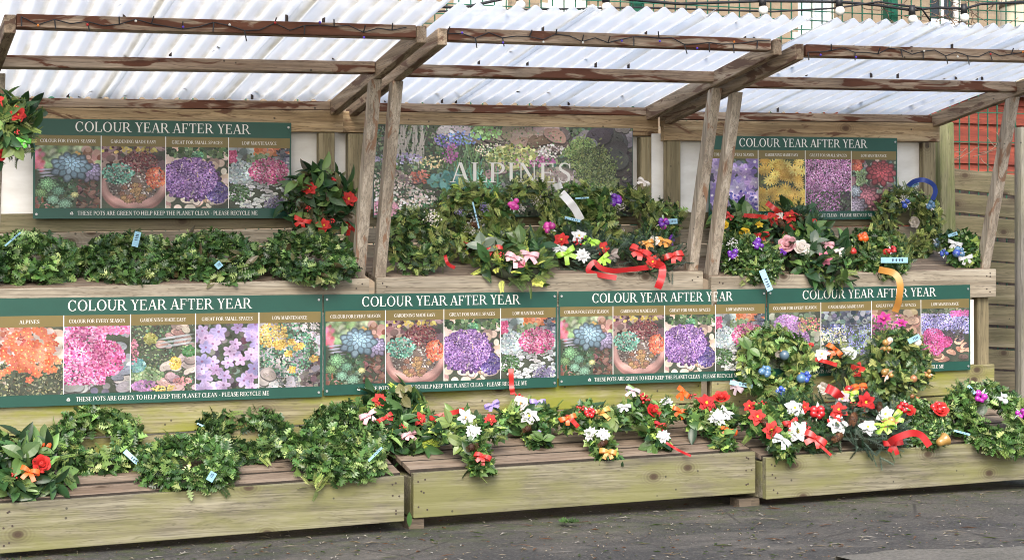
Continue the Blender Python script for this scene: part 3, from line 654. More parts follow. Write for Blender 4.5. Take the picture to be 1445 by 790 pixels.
# ------------------------------------------------------------------ the printed photographs
class Pic:
    def __init__(s, w, h, bg, seed):
        s.w, s.h = w, h; s.a = np.zeros((h, w, 3)); s.a[:] = np.array(bg)/255.; s.rg = np.random.default_rng(seed)
        s.yy, s.xx = np.mgrid[0:h, 0:w]
    def ell(s, x, y, rx, ry, c, ang=0, al=1., soft=.35):
        R_ = max(rx, ry)+2; x0, x1 = max(0, int(x-R_)), min(s.w, int(x+R_)+1); y0, y1 = max(0, int(y-R_)), min(s.h, int(y+R_)+1)
        if x0 >= x1 or y0 >= y1: return
        X = s.xx[y0:y1, x0:x1]-x; Y = s.yy[y0:y1, x0:x1]-y; ca, sa = math.cos(ang), math.sin(ang)
        d = np.sqrt(((X*ca+Y*sa)/max(rx, .4))**2+((-X*sa+Y*ca)/max(ry, .4))**2)
        m = np.clip((1-d)/max(soft, .02), 0, 1)[..., None]*al
        s.a[y0:y1, x0:x1] = s.a[y0:y1, x0:x1]*(1-m)+np.array(c)/255.*m
    def jit(s, c, v=18): return np.clip(np.array(c)+s.rg.normal(0, v)+s.rg.normal(0, v*.3, 3), 0, 255)
    def field(s, n, reg, cols, r, asp=1., v=16, al=.97, soft=.22):
        """n blobs inside reg=(x0,y0,x1,y1) fractions, or an ellipse (cx,cy,rx,ry,'e')"""
        r = (r[0]*.68, r[1]*.74); v = v*1.35
        for i in range(int(n*2.0)):
            if len(reg) == 5:
                q = math.sqrt(s.rg.random()); t = s.rg.random()*6.283; x, y = reg[0]+reg[2]*q*math.cos(t), reg[1]+reg[3]*q*math.sin(t)
            else: x, y = s.rg.uniform(reg[0], reg[2]), s.rg.uniform(reg[1], reg[3])
            rr = s.rg.uniform(*r)*s.w/100
            s.ell(x*s.w, y*s.h, rr, rr*asp*s.rg.uniform(.7, 1.3), s.jit(cols[s.rg.integers(len(cols))], v), s.rg.random()*3.14, al, soft)
    def flower(s, x, y, r, n, c, cc, pw=.42, squash=1., v=12, a0=None):
        x *= s.w; y *= s.h; r *= s.w/100; a0 = s.rg.random()*6.28 if a0 is None else a0; c = s.jit(c, v)
        for k in range(n):
            a = a0+6.2832*k/n; q = s.jit(c, 7)
            s.ell(x+.55*r*math.cos(a), y+.55*r*math.sin(a)*squash, r*.55, r*pw, q, math.atan2(math.sin(a)*squash, math.cos(a)), 1, .3)
            s.ell(x+.62*r*math.cos(a), y+.62*r*math.sin(a)*squash, r*.42, r*pw*.25, q*.86, math.atan2(math.sin(a)*squash, math.cos(a)), .5, .5)
        if cc is not None: s.ell(x, y, r*.2, r*.2, cc)
    def rosette(s, x, y, r, c, edge=None, n=8, rings=4):
        for k in range(rings):
            q = r*(1-k/rings*.85)
            for i in range(n):
                a = 6.2832*(i+.5*k)/n; X, Y = x*s.w+.6*q*s.w/100*math.cos(a), y*s.h+.44*q*s.w/100*math.sin(a)-.06*k*r*s.w/100
                s.ell(X, Y, q*s.w/100*.46, q*s.w/100*.27, np.array(c)*(.32+.08*k), a, 1, .2)
                s.ell(X, Y, q*s.w/100*.42, q*s.w/100*.22, s.jit(np.array(c)*(.78+.1*k), 8), a, 1, .4)
    def rocks(s, reg, n, cols, r):
        for i in range(n):
            x, y = s.rg.uniform(reg[0], reg[2])*s.w, s.rg.uniform(reg[1], reg[3])*s.h; rr = s.rg.uniform(*r)*s.w/100; c = s.jit(cols[s.rg.integers(len(cols))], 12)
            an = s.rg.uniform(-.5, .5); ap = s.rg.uniform(.5, .8)
            sub = [(s.rg.normal(0, .3), s.rg.normal(0, .22), s.rg.uniform(.5, .8)) for _ in range(4)]
            for a_, b_, q in sub: s.ell(x+a_*rr, y+b_*rr*ap+rr*.1, rr*q*1.05, rr*ap*q*1.08, np.array(c)*.38, an+a_, .85, .15)
            for a_, b_, q in sub: s.ell(x+a_*rr, y+b_*rr*ap, rr*q, rr*ap*q, s.jit(c, 9), an+a_, 1, .12)
            for a_, b_, q in sub[:2]: s.ell(x+(a_-.1)*rr, y+(b_-.25)*rr*ap, rr*q*.6, rr*ap*q*.4, np.minimum(np.array(c)*1.2, 255), an, .7, .6)
            for k in range(12): s.ell(x+s.rg.normal(0, rr*.4), y+s.rg.normal(0, rr*ap*.35), rr*.16, rr*.04, s.jit(np.array(c)*.8, 22), s.rg.normal(0, .6), .6, .4)
    def done(s):
        lo = s.rg.uniform(.66, 1.2, (8, 8)); yi = np.linspace(0, 6.999, s.h); xi = np.linspace(0, 6.999, s.w); y0 = yi.astype(int); x0 = xi.astype(int); fy = (yi-y0)[:, None]; fx = (xi-x0)[None]
        lf = lo[y0][:, x0]*(1-fy)*(1-fx)+lo[y0+1][:, x0]*fy*(1-fx)+lo[y0][:, x0+1]*(1-fy)*fx+lo[y0+1][:, x0+1]*fy*fx
        s.a = s.a*lf[..., None]
        a = s.a; b = sum(np.roll(np.roll(a, i, 0), j, 1) for i in (-2, 0, 2) for j in (-2, 0, 2))/9; a = a+.45*(a-b)+s.rg.normal(0, .022, a.shape[:2])[..., None]
        g = a.mean(2, keepdims=True); s.a = np.clip((g+(a-g)*.76)*.82+.085, 0, 1); return s
def pic(kind, w=128, h=146):
    P = Pic(w, h, (60, 70, 50), hash(kind) % 1000 if False else sum(map(ord, kind)))
    if kind == 'succulent':
        P.field(60, (0, 0, 1, .35), [(150, 175, 110), (110, 150, 80), (170, 190, 140)], (6, 12), soft=.9)
        P.field(14, (0, .05, .12, .4), [(200, 80, 120), (220, 90, 110)], (5, 9), soft=.9)
        P.field(8, (.6, .1, .85, .2), [(235, 165, 60)], (3, 5), soft=.6)
        for i in range(6): P.ell((.15+.02*i)*w, (.38+.05*i)*h, 18, 3, (150, 150, 175), -.1, .8)
        P.field(40, (.62, .5, 1, 1), [(96, 58, 48), (130, 80, 62), (70, 45, 42)], (5, 10), .4)
        P.field(16, (.75, .05, 1, .5), [(150, 95, 85), (170, 120, 105)], (6, 11))
        P.field(14, (0, .85, .4, 1), [(170, 100, 80), (140, 80, 70)], (4, 8))
        P.field(40, (.05, .55, .6, 1), [(52, 80, 50), (70, 100, 66)], (4, 8))
        P.field(90, (.05, .5, .6, 1), [(40, 70, 40), (60, 96, 56)], (2, 5))
        P.rosette(.2, .62, 17, (120, 190, 120)); P.rosette(.08, .75, 11, (130, 185, 100)); P.rosette(.35, .72, 11, (100, 165, 125)); P.rosette(.27, .86, 11, (125, 190, 150)); P.rosette(.45, .92, 12, (120, 180, 140))
        P.rosette(.82, .42, 23, (165, 150, 200), n=7, rings=5); P.rosette(.54, .34, 33, (140, 185, 215), n=7, rings=5); P.rosette(.60, .78, 7, (225, 225, 130))
    elif kind == 'bowl':
        P.field(50, (0, 0, 1, .45), [(96, 60, 58), (150, 120, 105), (70, 52, 50), (128, 96, 90)], (7, 12)); P.field(20, (0, 0, 1, .1), [(200, 170, 60), (90, 50, 60)], (3, 5))
        P.ell(.5*w, .66*h, .53*w, .42*h, (150, 92, 84), 0, 1, .05); P.ell(.5*w, .63*h, .52*w, .38*h, (214, 150, 138), 0, 1, .1); P.ell(.5*w, .58*h, .44*w, .32*h, (110, 90, 80), 0, 1, .1)
        P.field(190, (.5, .58, .42, .30, 'e'), [(170, 155, 145), (120, 100, 95), (200, 190, 180), (80, 64, 60)], (1.5, 2.8), .8)
        P.field(150, (.60, .25, .28, .17, 'e'), [(104, 34, 42), (140, 48, 54), (80, 26, 34), (120, 60, 60)], (2, 4), .6)
        P.field(120, (.26, .44, .25, .17, 'e'), [(90, 175, 145), (60, 140, 115), (130, 200, 170), (40, 105, 90)], (2, 4.2), .7)
        P.field(110, (.84, .50, .16, .17, 'e'), [(235, 90, 50), (245, 120, 70), (200, 60, 40)], (2, 4), .7)
        for i in range(26):
            q = math.sqrt(P.rg.random()); t = P.rg.random()*6.28; P.rosette(.52+.24*q*math.cos(t), .75+.15*q*math.sin(t), 6.5, (205, 150, 85) if i % 3 else (190, 120, 90), n=7, rings=3)
    elif kind == 'mound':
        P.field(50, (0, 0, 1, 1), [(214, 180, 160), (226, 200, 180), (200, 160, 140)], (8, 14)); P.rocks((.2, .7, 1, 1), 7, [(220, 195, 175), (200, 180, 165)], (12, 20))
        P.field(60, (0, 0, 1, .16), [(60, 95, 50), (95, 130, 70), (40, 70, 40)], (3, 7)); P.field(60, (.50, .14, .1, .07, 'e'), [(60, 125, 80), (90, 160, 110)], (1.5, 3))
        P.field(150, (.40, .52, .46, .36, 'e'), [(70, 36, 100), (90, 48, 120)], (4, 6)); P.field(170, (.82, .74, .18, .17, 'e'), [(70, 50, 130), (100, 76, 170), (86, 60, 150)], (2, 3.4), .8)
        P.field(900, (.38, .50, .44, .33, 'e'), [(150, 96, 190), (172, 116, 206), (126, 72, 165), (190, 140, 215), (104, 56, 142)], (1.5, 3), .8)
    elif kind == 'pebbles':
        P.field(40, (0, 0, 1, .5), [(150, 165, 165), (180, 190, 190), (120, 130, 125)], (8, 13)); P.field(30, (.4, 0, 1, .1), [(215, 100, 50), (225, 120, 70)], (4, 8))
        P.field(50, (.3, .1, .65, .25), [(100, 135, 80), (130, 160, 100)], (2, 5)); P.field(18, (.8, .02, 1, .28), [(70, 75, 90), (100, 104, 120)], (5, 9), .5); P.field(60, (0, .05, .12, .25), [(220, 60, 120)], (2, 3.5))
        P.field(150, (.2, .42, .26, .2, 'e'), [(190, 210, 215), (150, 175, 185), (210, 225, 225)], (2, 4)); P.rocks((0, .55, 1, 1), 110, [(205, 210, 208), (230, 232, 228), (170, 178, 180)], (3.5, 7))
        P.field(120, (.16, .75, .18, .15, 'e'), [(60, 110, 50), (85, 140, 70), (44, 84, 40)], (1.5, 3.2)); P.field(60, (.78, .92, .2, .12, 'e'), [(150, 140, 180), (120, 110, 160)], (2, 3.5))
        P.field(90, (.65, .40, .30, .22, 'e'), [(60, 90, 56), (90, 120, 70)], (2, 4)); P.field(300, (.65, .38, .33, .22, 'e'), [(214, 60, 130), (235, 90, 150), (180, 40, 100), (245, 140, 180)], (1.6, 3.2))
    elif kind == 'orange':
        P.field(60, (0, 0, 1, .5), [(222, 190, 178), (205, 165, 150), (190, 120, 100)], (8, 14)); P.field(260, (0, .45, 1, 1), [(70, 80, 45), (110, 110, 70), (50, 56, 34), (140, 140, 90)], (1.5, 5), .5)
        P.field(60, (0, 0, .5, .3), [(190, 80, 60), (225, 130, 110)], (3, 6))
        for i in range(90):
            q = math.sqrt(P.rg.random()); t = P.rg.random()*6.28; P.flower(.52+.42*q*math.cos(t), .32+.30*q*math.sin(t), P.rg.uniform(5, 8), 5, (240, 96, 52), (250, 190, 80))
        for i in range(16): P.flower(P.rg.uniform(0, 1), P.rg.uniform(.5, .85), 6.5, 5, (245, 100, 50), (250, 190, 80))
    elif kind == 'magenta':
        P.field(50, (0, 0, 1, 1), [(150, 155, 165), (120, 125, 138), (175, 178, 185)], (7, 13)); P.rocks((0, .8, 1, 1), 8, [(185, 180, 182), (165, 160, 165)], (14, 22)); P.rocks((.6, .3, 1, .8), 5, [(120, 130, 150), (150, 160, 175)], (12, 18))
        P.field(120, (.3, .45, .4, .4, 'e'), [(60, 40, 60), (90, 60, 70)], (3, 6))
        P.field(750, (0, 0, .62, .86), [(222, 70, 150), (240, 110, 175), (190, 46, 120), (250, 150, 200)], (1.8, 3.4)); P.field(300, (.66, .48, .26, .26, 'e'), [(222, 64, 140), (240, 105, 165), (180, 40, 110)], (1.8, 3.4)); P.field(120, (.5, 0, 1, .12), [(230, 80, 150), (240, 120, 170)], (1.8, 3.4))
    elif kind in ('rockery', 'alpines'):
        A = kind == 'alpines'
        P.field(1500 if A else 500, (0, 0, 1, 1), [(64, 96, 52), (88, 120, 62), (46, 70, 42), (112, 130, 84), (80, 70, 60), (60, 110, 80)], (.4, 1.7) if A else (1, 4), .6)
        if A:
            P.rocks((.36, 0, .72, .14), 14, [(122, 100, 88), (150, 128, 112), (96, 78, 70)], (4, 7)); P.rocks((.5, .04, .7, .26), 8, [(140, 110, 96), (120, 92, 80)], (5, 8)); P.rocks((.80, 0, 1, .2), 12, [(88, 80, 88), (60, 56, 62), (130, 130, 140)], (3, 6)); P.rocks((.9, .2, 1, .9), 14, [(66, 52, 54), (50, 42, 46)], (4, 7)); P.rocks((.26, 0, .36, .1), 3, [(175, 160, 160)], (4, 5))
            P.rocks((.0, .50, .16, .62), 5, [(120, 96, 90)], (3, 5)); P.rocks((.44, .45, .56, .55), 4, [(140, 110, 105)], (3, 4))
            P.ell(.70*w, .70*h, .13*w, .26*h, (70, 55, 50), .15, 1, .1); P.ell(.70*w, .66*h, .125*w, .23*h, (150, 128, 122), .15, 1, .25); P.field(60, (.70, .66, .11, .2, 'e'), [(160, 140, 134), (130, 108, 104), (172, 155, 150)], (.8, 2), .6)
            for i in range(34): x = P.rg.uniform(.08, .18); P.ell(x*w, P.rg.uniform(.08, .3)*h, .004*w, .18*h, (190, 178, 165), P.rg.uniform(-.35, .35), .8)
            for i in range(60): x = P.rg.uniform(.24, .46); P.ell(x*w, P.rg.uniform(.2, .5)*h, .003*w, .12*h, P.jit((80, 125, 60), 20), P.rg.uniform(-.4, .4), .9)
            for i in range(120): x = P.rg.normal(.36, .05); P.ell(x*w, P.rg.normal(.68, .09)*h, .0035*w, .13*h, P.jit((70, 165, 120), 22), P.rg.uniform(-.9, .9), .9)
            for i in range(40): x = P.rg.normal(.27, .03); P.ell(x*w, P.rg.normal(.60, .04)*h, .014*w, .05*h, P.jit((80, 170, 160), 22), P.rg.uniform(0, 3), .9)
            for reg, n, cs, r in (((.08, .36, .08, .05, 'e'), 60, [(150, 130, 200), (180, 165, 215)], (.5, 1)), ((.28, .29, .025, .10, 'e'), 40, [(190, 60, 160), (210, 90, 180)], (.5, 1.1)), ((.60, .38, .07, .06, 'e'), 70, [(180, 60, 140), (150, 40, 120), (210, 110, 170)], (.5, 1.1)),
                (( .67, .27, .05, .06, 'e'), 60, [(235, 220, 215), (200, 180, 180)], (.4, .9)), ((.44, .26, .05, .06, 'e'), 50, [(240, 225, 170), (230, 200, 160)], (.3, .6)), ((.22, .40, .04, .06, 'e'), 30, [(240, 210, 130)], (.4, .8)), ((.10, .78, .11, .10, 'e'), 110, [(236, 220, 210), (220, 190, 180)], (.5, 1.1)), ((.03, .9, .05, .07, 'e'), 70, [(190, 90, 130), (220, 130, 160)], (.5, 1.1)),
                ((.28, .16, .05, .06, 'e'), 40, [(110, 80, 190), (90, 90, 200)], (.4, .9)), ((.34, .13, .05, .06, 'e'), 40, [(80, 130, 220), (90, 110, 200)], (.4, .9)), ((.17, .56, .03, .06, 'e'), 26, [(225, 90, 60), (210, 70, 50)], (.5, 1)), ((.06, .6, .07, .08, 'e'), 60, [(220, 200, 180), (200, 170, 150)], (.4, .8)), ((.33, .8, .06, .1, 'e'), 36, [(170, 120, 200), (225, 205, 225)], (.4, 1)), ((.42, .07, .05, .06, 'e'), 50, [(120, 190, 80)], (.6, 1.2)), ((.61, .62, .07, .09, 'e'), 70, [(215, 205, 100), (190, 195, 110)], (.5, 1.2))):
                P.field(n, (reg[0], reg[1], reg[2]*1.25, reg[3]*1.25, 'e'), [tuple(.8*np.array(q)+.2*np.array((110, 115, 95))) for q in cs], (r[0]*.8, r[1]*.9))
            P.field(120, (.52, .34, .10, .14, 'e'), [(140, 150, 70), (110, 130, 56), (170, 170, 90)], (.8, 1.6), .6)
            for cx_, cy_, rx_, ry_, lt in ((.80, .20, .05, .10, 1), (.76, .28, .045, .07, 1), (.84, .30, .07, .10, 0), (.79, .38, .06, .09, 0), (.88, .42, .06, .12, 0), (.82, .52, .06, .10, 0), (.89, .58, .05, .12, 0), (.86, .70, .04, .07, 0), (.91, .68, .03, .08, 0)):
                P.ell(cx_*w, cy_*h+2, rx_*w, ry_*h, (48, 66, 30), 0, .8, .3)
                P.field(190, (cx_, cy_, rx_, ry_, 'e'), [(126, 176, 62), (150, 192, 80), (96, 144, 52)] if lt else [(110, 138, 56), (136, 158, 68), (80, 108, 44), (62, 84, 36)], (.25, .6), .45)
                for q in range(26): P.ell((cx_+P.rg.normal(0, rx_*.6))*w, (cy_+P.rg.normal(0, ry_*.6))*h, .004*w, .025*h, P.jit((150, 175, 84) if lt else (120, 140, 60), 20), P.rg.uniform(.2, 1.3), .8)
            P.field(650, (0, 0, .72, 1), [(52, 84, 44), (84, 118, 60), (110, 134, 84), (40, 62, 38)], (.25, .7), .8, al=.75)
        else:
            P.rocks((.4, 0, 1, .35), 12, [(150, 120, 110), (175, 150, 140)], (9, 15)); P.rocks((.5, .45, 1, .7), 5, [(160, 150, 150), (185, 170, 160)], (12, 18)); P.rocks((.4, .75, 1, 1), 6, [(200, 160, 150), (190, 150, 160)], (10, 16))
            for y in (.18, .24, .3): P.ell(.7*w, y*h, .33*w, .02*h, (170, 185, 190), -.15, .8)
            for reg, n, cs, r in (((.25, .75, .25, .12, 'e'), 90, [(110, 150, 90), (140, 170, 110)], (2, 4)), ((.1, .6, .12, .1, 'e'), 60, [(70, 140, 140), (100, 160, 160)], (2, 4)), ((.68, .58, .09, .1, 'e'), 70, [(220, 180, 60), (200, 160, 50)], (1.5, 3)), ((.2, .9, .2, .08, 'e'), 50, [(190, 120, 180), (160, 100, 170)], (2, 4)), ((.3, .2, .1, .08, 'e'), 40, [(150, 150, 60)], (2, 4)), ((.9, .4, .1, .08, 'e'), 40, [(60, 130, 60)], (2, 4)), ((.05, .4, .06, .2, 'e'), 40, [(200, 110, 130)], (1.5, 3)), ((.5, .95, .2, .05, 'e'), 30, [(225, 190, 80)], (1.5, 3)), ((.8, .85, .15, .06, 'e'), 40, [(215, 130, 130)], (1.5, 3))):
                P.field(n, reg, cs, r)
    elif kind == 'phlox':
        P.field(120, (0, 0, 1, 1), [(56, 76, 50), (80, 60, 72), (40, 56, 36), (90, 100, 80)], (4, 9))
        for i in range(44): P.flower(P.rg.uniform(0, 1), P.rg.uniform(0, 1), P.rg.uniform(10, 14), 5, [(186, 160, 222), (170, 150, 225), (205, 160, 220)][i % 3], (150, 90, 150), .40)
    elif kind == 'sedum':
        P.field(60, (0, 0, 1, 1), [(160, 155, 158), (130, 128, 132), (180, 172, 172)], (7, 13)); P.field(300, (0, 0, 1, 1), [(170, 165, 165), (120, 118, 122), (190, 170, 165)], (1, 2)); P.field(70, (.7, .6, 1, 1), [(70, 60, 60), (100, 86, 84)], (4, 8))
        P.field(330, (.45, .42, .5, .42, 'e'), [(50, 110, 84), (70, 140, 104), (34, 80, 60), (90, 150, 100)], (2, 4.4), .6); P.rocks((.05, .72, .3, 1), 3, [(160, 145, 145)], (12, 17))
        P.field(170, (.2, .18, .26, .2, 'e'), [(220, 180, 60), (200, 150, 50), (235, 200, 90)], (1.6, 3)); 
        for i in range(9): P.field(22, (P.rg.uniform(.2, .95), P.rg.uniform(.2, .75), .07, .05, 'e'), [(225, 180, 60), (205, 150, 50)], (1.5, 3))
    elif kind == 'bell':
        P.field(90, (0, 0, 1, 1), [(80, 100, 66), (70, 60, 110), (50, 64, 60)], (5, 10))
        for i in range(42): P.flower(P.rg.uniform(0, 1), P.rg.uniform(0, 1), P.rg.uniform(13, 20), 5, [(190, 165, 225), (160, 125, 205), (205, 180, 230), (130, 96, 190)][i % 4], (240, 225, 240), .36, .8)
        P.field(20, (.4, .6, 1, 1), [(80, 70, 190)], (3, 5))
    elif kind == 'daisy':
        P.field(150, (0, 0, 1, 1), [(96, 100, 40), (130, 124, 50), (70, 80, 34)], (4, 8))
        for i in range(64): P.flower(P.rg.uniform(0, 1), P.rg.uniform(0, 1), P.rg.uniform(9, 15), 12, [(240, 190, 50), (248, 205, 70), (225, 165, 35)][i % 3], (210, 150, 30), .15, .85)
    elif kind == 'heather':
        P.field(100, (0, 0, 1, 1), [(70, 44, 56), (52, 58, 44), (84, 60, 76)], (5, 10)); P.field(900, (0, 0, 1, .62), [(178, 90, 160), (200, 124, 186), (140, 64, 124), (216, 156, 206)], (1.2, 2.6), 1.2)
        P.field(380, (0, .5, .75, 1), [(176, 92, 165), (204, 140, 196), (130, 60, 120)], (1.2, 2.6), 1.2); P.field(90, (0, .6, 1, 1), [(60, 80, 50), (84, 104, 70)], (1.5, 3.5))
    elif kind == 'redrosette':
        P.field(90, (0, 0, 1, 1), [(150, 170, 150), (90, 110, 96), (190, 130, 130), (120, 80, 80)], (5, 10)); P.field(60, (.1, .2, .35, .5), [(170, 205, 130), (140, 180, 100)], (2, 4))
        P.rosette(.66, .26, 36, (228, 74, 84), n=9, rings=4); P.rosette(.3, .72, 34, (226, 120, 140), n=8, rings=4); P.rosette(.06, .62, 18, (190, 205, 225)); P.rosette(.1, .9, 26, (210, 190, 220)); P.rosette(.8, .8, 24, (214, 96, 110)); P.field(30, (0, 0, .25, .2), [(226, 90, 60)], (3, 6))
    elif kind == 'allium':
        P.field(100, (0, 0, 1, 1), [(110, 130, 100), (150, 160, 130), (80, 100, 70)], (5, 10)); P.field(420, (.4, .5, .38, .26, 'e'), [(165, 110, 180), (190, 140, 204), (140, 86, 160)], (1.5, 3)); P.field(260, (.35, .2, .26, .16, 'e'), [(160, 96, 176), (185, 130, 200)], (1.5, 3)); P.field(70, (.55, .1, 1, .35), [(215, 185, 90), (225, 90, 120)], (1.5, 3)); P.field(120, (0, .75, 1, 1), [(100, 130, 84), (70, 96, 60)], (2, 5))
    elif kind == 'meadow':
        P.field(140, (0, 0, 1, 1), [(90, 116, 86), (64, 88, 70), (130, 150, 120)], (4, 9)); P.field(60, (0, 0, 1, .3), [(70, 80, 100), (110, 120, 130), (60, 64, 84)], (5, 9)); P.field(260, (0, .25, 1, .8), [(120, 120, 200), (90, 96, 190), (150, 160, 220)], (1.2, 2.6)); P.field(160, (0, .3, .5, 1), [(225, 225, 190), (235, 235, 215), (220, 210, 130)], (1.2, 2.6)); P.field(110, (0, .6, 1, 1), [(80, 120, 70), (110, 150, 90)], (1.5, 4), .3)
    elif kind == 'terracotta':
        P.field(60, (0, 0, 1, 1), [(170, 120, 92), (140, 96, 74), (190, 146, 116)], (8, 14)); P.rocks((0, 0, 1, 1), 26, [(196, 142, 112), (176, 124, 96), (210, 160, 130)], (10, 15)); P.field(120, (0, .1, .6, .5), [(200, 70, 150), (225, 110, 175), (80, 110, 60)], (2, 4)); P.field(80, (0, .6, .5, 1), [(70, 100, 56), (100, 130, 80)], (3, 6))
    elif kind == 'creeping':
        P.rocks((.2, .6, 1, 1), 18, [(190, 120, 90), (210, 150, 115), (150, 96, 76), (80, 60, 56)], (7, 13)); P.field(60, (0, 0, 1, .12), [(70, 90, 60), (100, 110, 80)], (4, 7))
        P.field(560, (0, .1, 1, .48), [(140, 130, 215), (165, 158, 230), (110, 100, 195), (190, 185, 240)], (1.4, 2.8)); P.field(90, (.3, .42, .9, .62), [(60, 56, 60), (86, 74, 80)], (2, 5)); P.field(70, (.6, .05, 1, .16), [(220, 70, 160)], (1.4, 2.8))
        P.field(420, (.24, .62, .26, .26, 'e'), [(224, 50, 140), (240, 90, 170), (190, 30, 110)], (1.4, 2.8)); P.field(160, (.5, .62, .14, .1, 'e'), [(228, 60, 145), (190, 30, 110)], (1.4, 2.8))
    P.done()
    if kind == 'alpines': P.a = np.clip(P.a**.92*1.12, 0, 1)
    return P
PIC = {}
def photo_mesh(pl, u0, v0, u1, v1, n, kind, w=128, h=146):
    if (kind, w) not in PIC: PIC[(kind, w)] = pic(kind, w, h)
    a = PIC[(kind, w)].a
    lin_a = np.where(a <= .04045, a/12.92, ((a+.055)/1.055)**2.4)
    uu = np.linspace(u0, u1, w); vv = np.linspace(v0, v1, h)
    V = (pl.O+pl.n*n)[None, None]+uu[None, :, None]*pl.U+vv[:, None, None]*pl.V
    idx = np.arange(w*h).reshape(h, w)
    F = np.stack([idx[:-1, :-1], idx[1:, :-1], idx[1:, 1:], idx[:-1, 1:]], -1).reshape(-1, 4)
    return V.reshape(-1, 3), F.tolist(), lin_a.reshape(-1, 3)
CAPS = ['COLOUR FOR EVERY SEASON', 'GARDENING MADE EASY', 'GREAT FOR SMALL SPACES', 'LOW MAINTENANCE']
def sheet(pl, u0, v0, u1, v1, n): return MB().add([pl.p(u0, v1, n), pl.p(u1, v1, n), pl.p(u1, v0, n), pl.p(u0, v0, n)], [(0, 1, 2, 3)])
def board(pl, th=.004):
    P = [pl.p(0, 1, -th), pl.p(1, 1, -th), pl.p(1, 0, -th), pl.p(0, 0, -th), pl.p(0, 1), pl.p(1, 1), pl.p(1, 0), pl.p(0, 0)]
    return MB().add(P, [(3, 2, 1, 0), (4, 5, 6, 7), (0, 1, 5, 4), (1, 2, 6, 5), (2, 3, 7, 6), (3, 0, 4, 7)])
def screws(pl, T, uv):
    for u, v in uv:
        b = MB(); P = pl.p(u, v, .001); b.tube([P, P+pl.n*.003], .006, 10); obj('screw', b, M['screw'], T)
def colour_sign(label, TL, TR, hpx, YL, YR, kinds, caps, foot_w=.71, tw=.40, foot_u=.43):
    A, B = at(*TL, YL), at(*TR, YR); h = hpx/ppm((A+B)/2)
    pl = Plane(A, B, h); n = len(kinds)
    T = thing('plant_sign', label, 'sign', pl.p(.5, 1), 'plant signs fixed to the stands')
    obj('board', board(pl), M['green_print'], T)
    v1, v2, v3 = .165, .27, .895; m = .006
    obj('caption_band', sheet(pl, m, v1, 1-m, v2, .0008), M['olive_print'], T)
    words = 'COLOUR YEAR AFTER YEAR'.split(); full = text_w(' '.join(words)); sx = tw*pl.w/full; x = .495*pl.w-tw*pl.w/2
    for wd in words:
        ww = text_w(wd)*sx; ti = MB(); write(ti, pl, wd, (x+ww/2)/pl.w, v1-.04, .098*h, .0008, ww); obj('title_lettering', ti, M['ink'], T); x += ww+.32*sx
    ca = MB()
    for i in range(n):
        u0, u1 = m+(1-2*m)*i/n, m+(1-2*m)*(i+1)/n
        write(ca, pl, caps[i], (u0+u1)/2, v1+.072, .033*h, .0014, (u1-u0)*pl.w*min(.86, .034*len(caps[i])+.06))
        V, F, c = photo_mesh(pl, u0+.0015, v2, u1-.0015, v3, .0008, kinds[i])
        mesh_obj('photo_print', V, F, M['print'], T, c)
        if i: obj('divider_line', MB().add([pl.p(u0-.0015, v3, .0016), pl.p(u0+.0015, v3, .0016), pl.p(u0+.0015, v1, .0016), pl.p(u0-.0015, v1, .0016)], [(0, 1, 2, 3)]), M['ink'], T)
    obj('caption_lettering', ca, M['ink'], T)
    fo = MB(); write(fo, pl, 'THESE POTS ARE GREEN TO HELP KEEP THE PLANET CLEAN - PLEASE RECYCLE ME', foot_u+.055, .965, .040*h, .0008, foot_w*pl.w); obj('footer_lettering', fo, M['ink'], T)
    re = MB(); recycle(re, pl, foot_u+.055-foot_w/2-.022, .947, .024*h, .0008); obj('recycling_symbol', re, M['ink'], T)
    screws(pl, T, [(.012, .05), (.988, .05), (.012, .955), (.988, .955)])
    return pl
YU = 7.672+1.088; YL_ = 7.672+.545
colour_sign('plant sign with four photos, lone one in the upper left above holly wreaths', (47, 167), (411, 173.5), 138, YU, YU, ['succulent', 'bowl', 'mound', 'pebbles'], CAPS, .70, .68, .46)
colour_sign('upper right plant sign showing lilac, yellow, purple and red flowers', (1000, 191.5), (1266, 195), 117, YU, YU, ['bell', 'daisy', 'heather', 'redrosette'], CAPS, .70, .68, .46)
colour_sign('lower left plant sign, the only one with five photos, orange flowers first', (-10, 421), (455, 415.5), 149, YL_, YL_, ['orange', 'magenta', 'rockery', 'phlox', 'sedum'], ['ALPINES']+CAPS, .59, .56, .48)
colour_sign('lower plant sign touching the five-photo sign, with blue succulents in its first photo', (457, 415.5), (786, 411.2), 138.5, YL_, YL_+.055, ['succulent', 'bowl', 'mound', 'pebbles'], CAPS, .70, .68, .46)
colour_sign('lower plant sign under the long red ribbon, blue succulent photo first, third from the left', (788.5, 411.2), (1081, 407.5), 130, YL_+.055, YL_+.002, ['succulent', 'bowl', 'mound', 'pebbles'], CAPS, .70, .68, .46)
colour_sign('lower right plant sign partly covered by standing wreaths, creeping blue flowers last', (1083, 407.5), (1369, 401.5), 123, YL_, YL_, ['allium', 'meadow', 'terracotta', 'creeping'], CAPS, .70, .66, .46)
def alpines_sign():
    A, B = at(527, 175.5, 7.735+1.092), at(893, 181, 7.735+1.092); pl = Plane(A, B, 128/ppm((A+B)/2))
    T = thing('alpines_sign', 'wide photographic sign of a rock garden with large white ALPINES lettering', 'sign', pl.p(.5, 1), 'plant signs fixed to the stands')
    obj('board', board(pl), M['green_print'], T)
    V, F, c = photo_mesh(pl, .002, .004, .998, .996, .0008, 'alpines', 460, 165); mesh_obj('photo_print', V, F, M['print'], T, c)
    t = MB(); write(t, pl, 'ALPINES', .522, .62, .218*pl.h, .0016, .475*pl.w); obj('title_lettering', t, M['ink'], T)
    screws(pl, T, [(.012, .05), (.988, .05)])
alpines_sign()
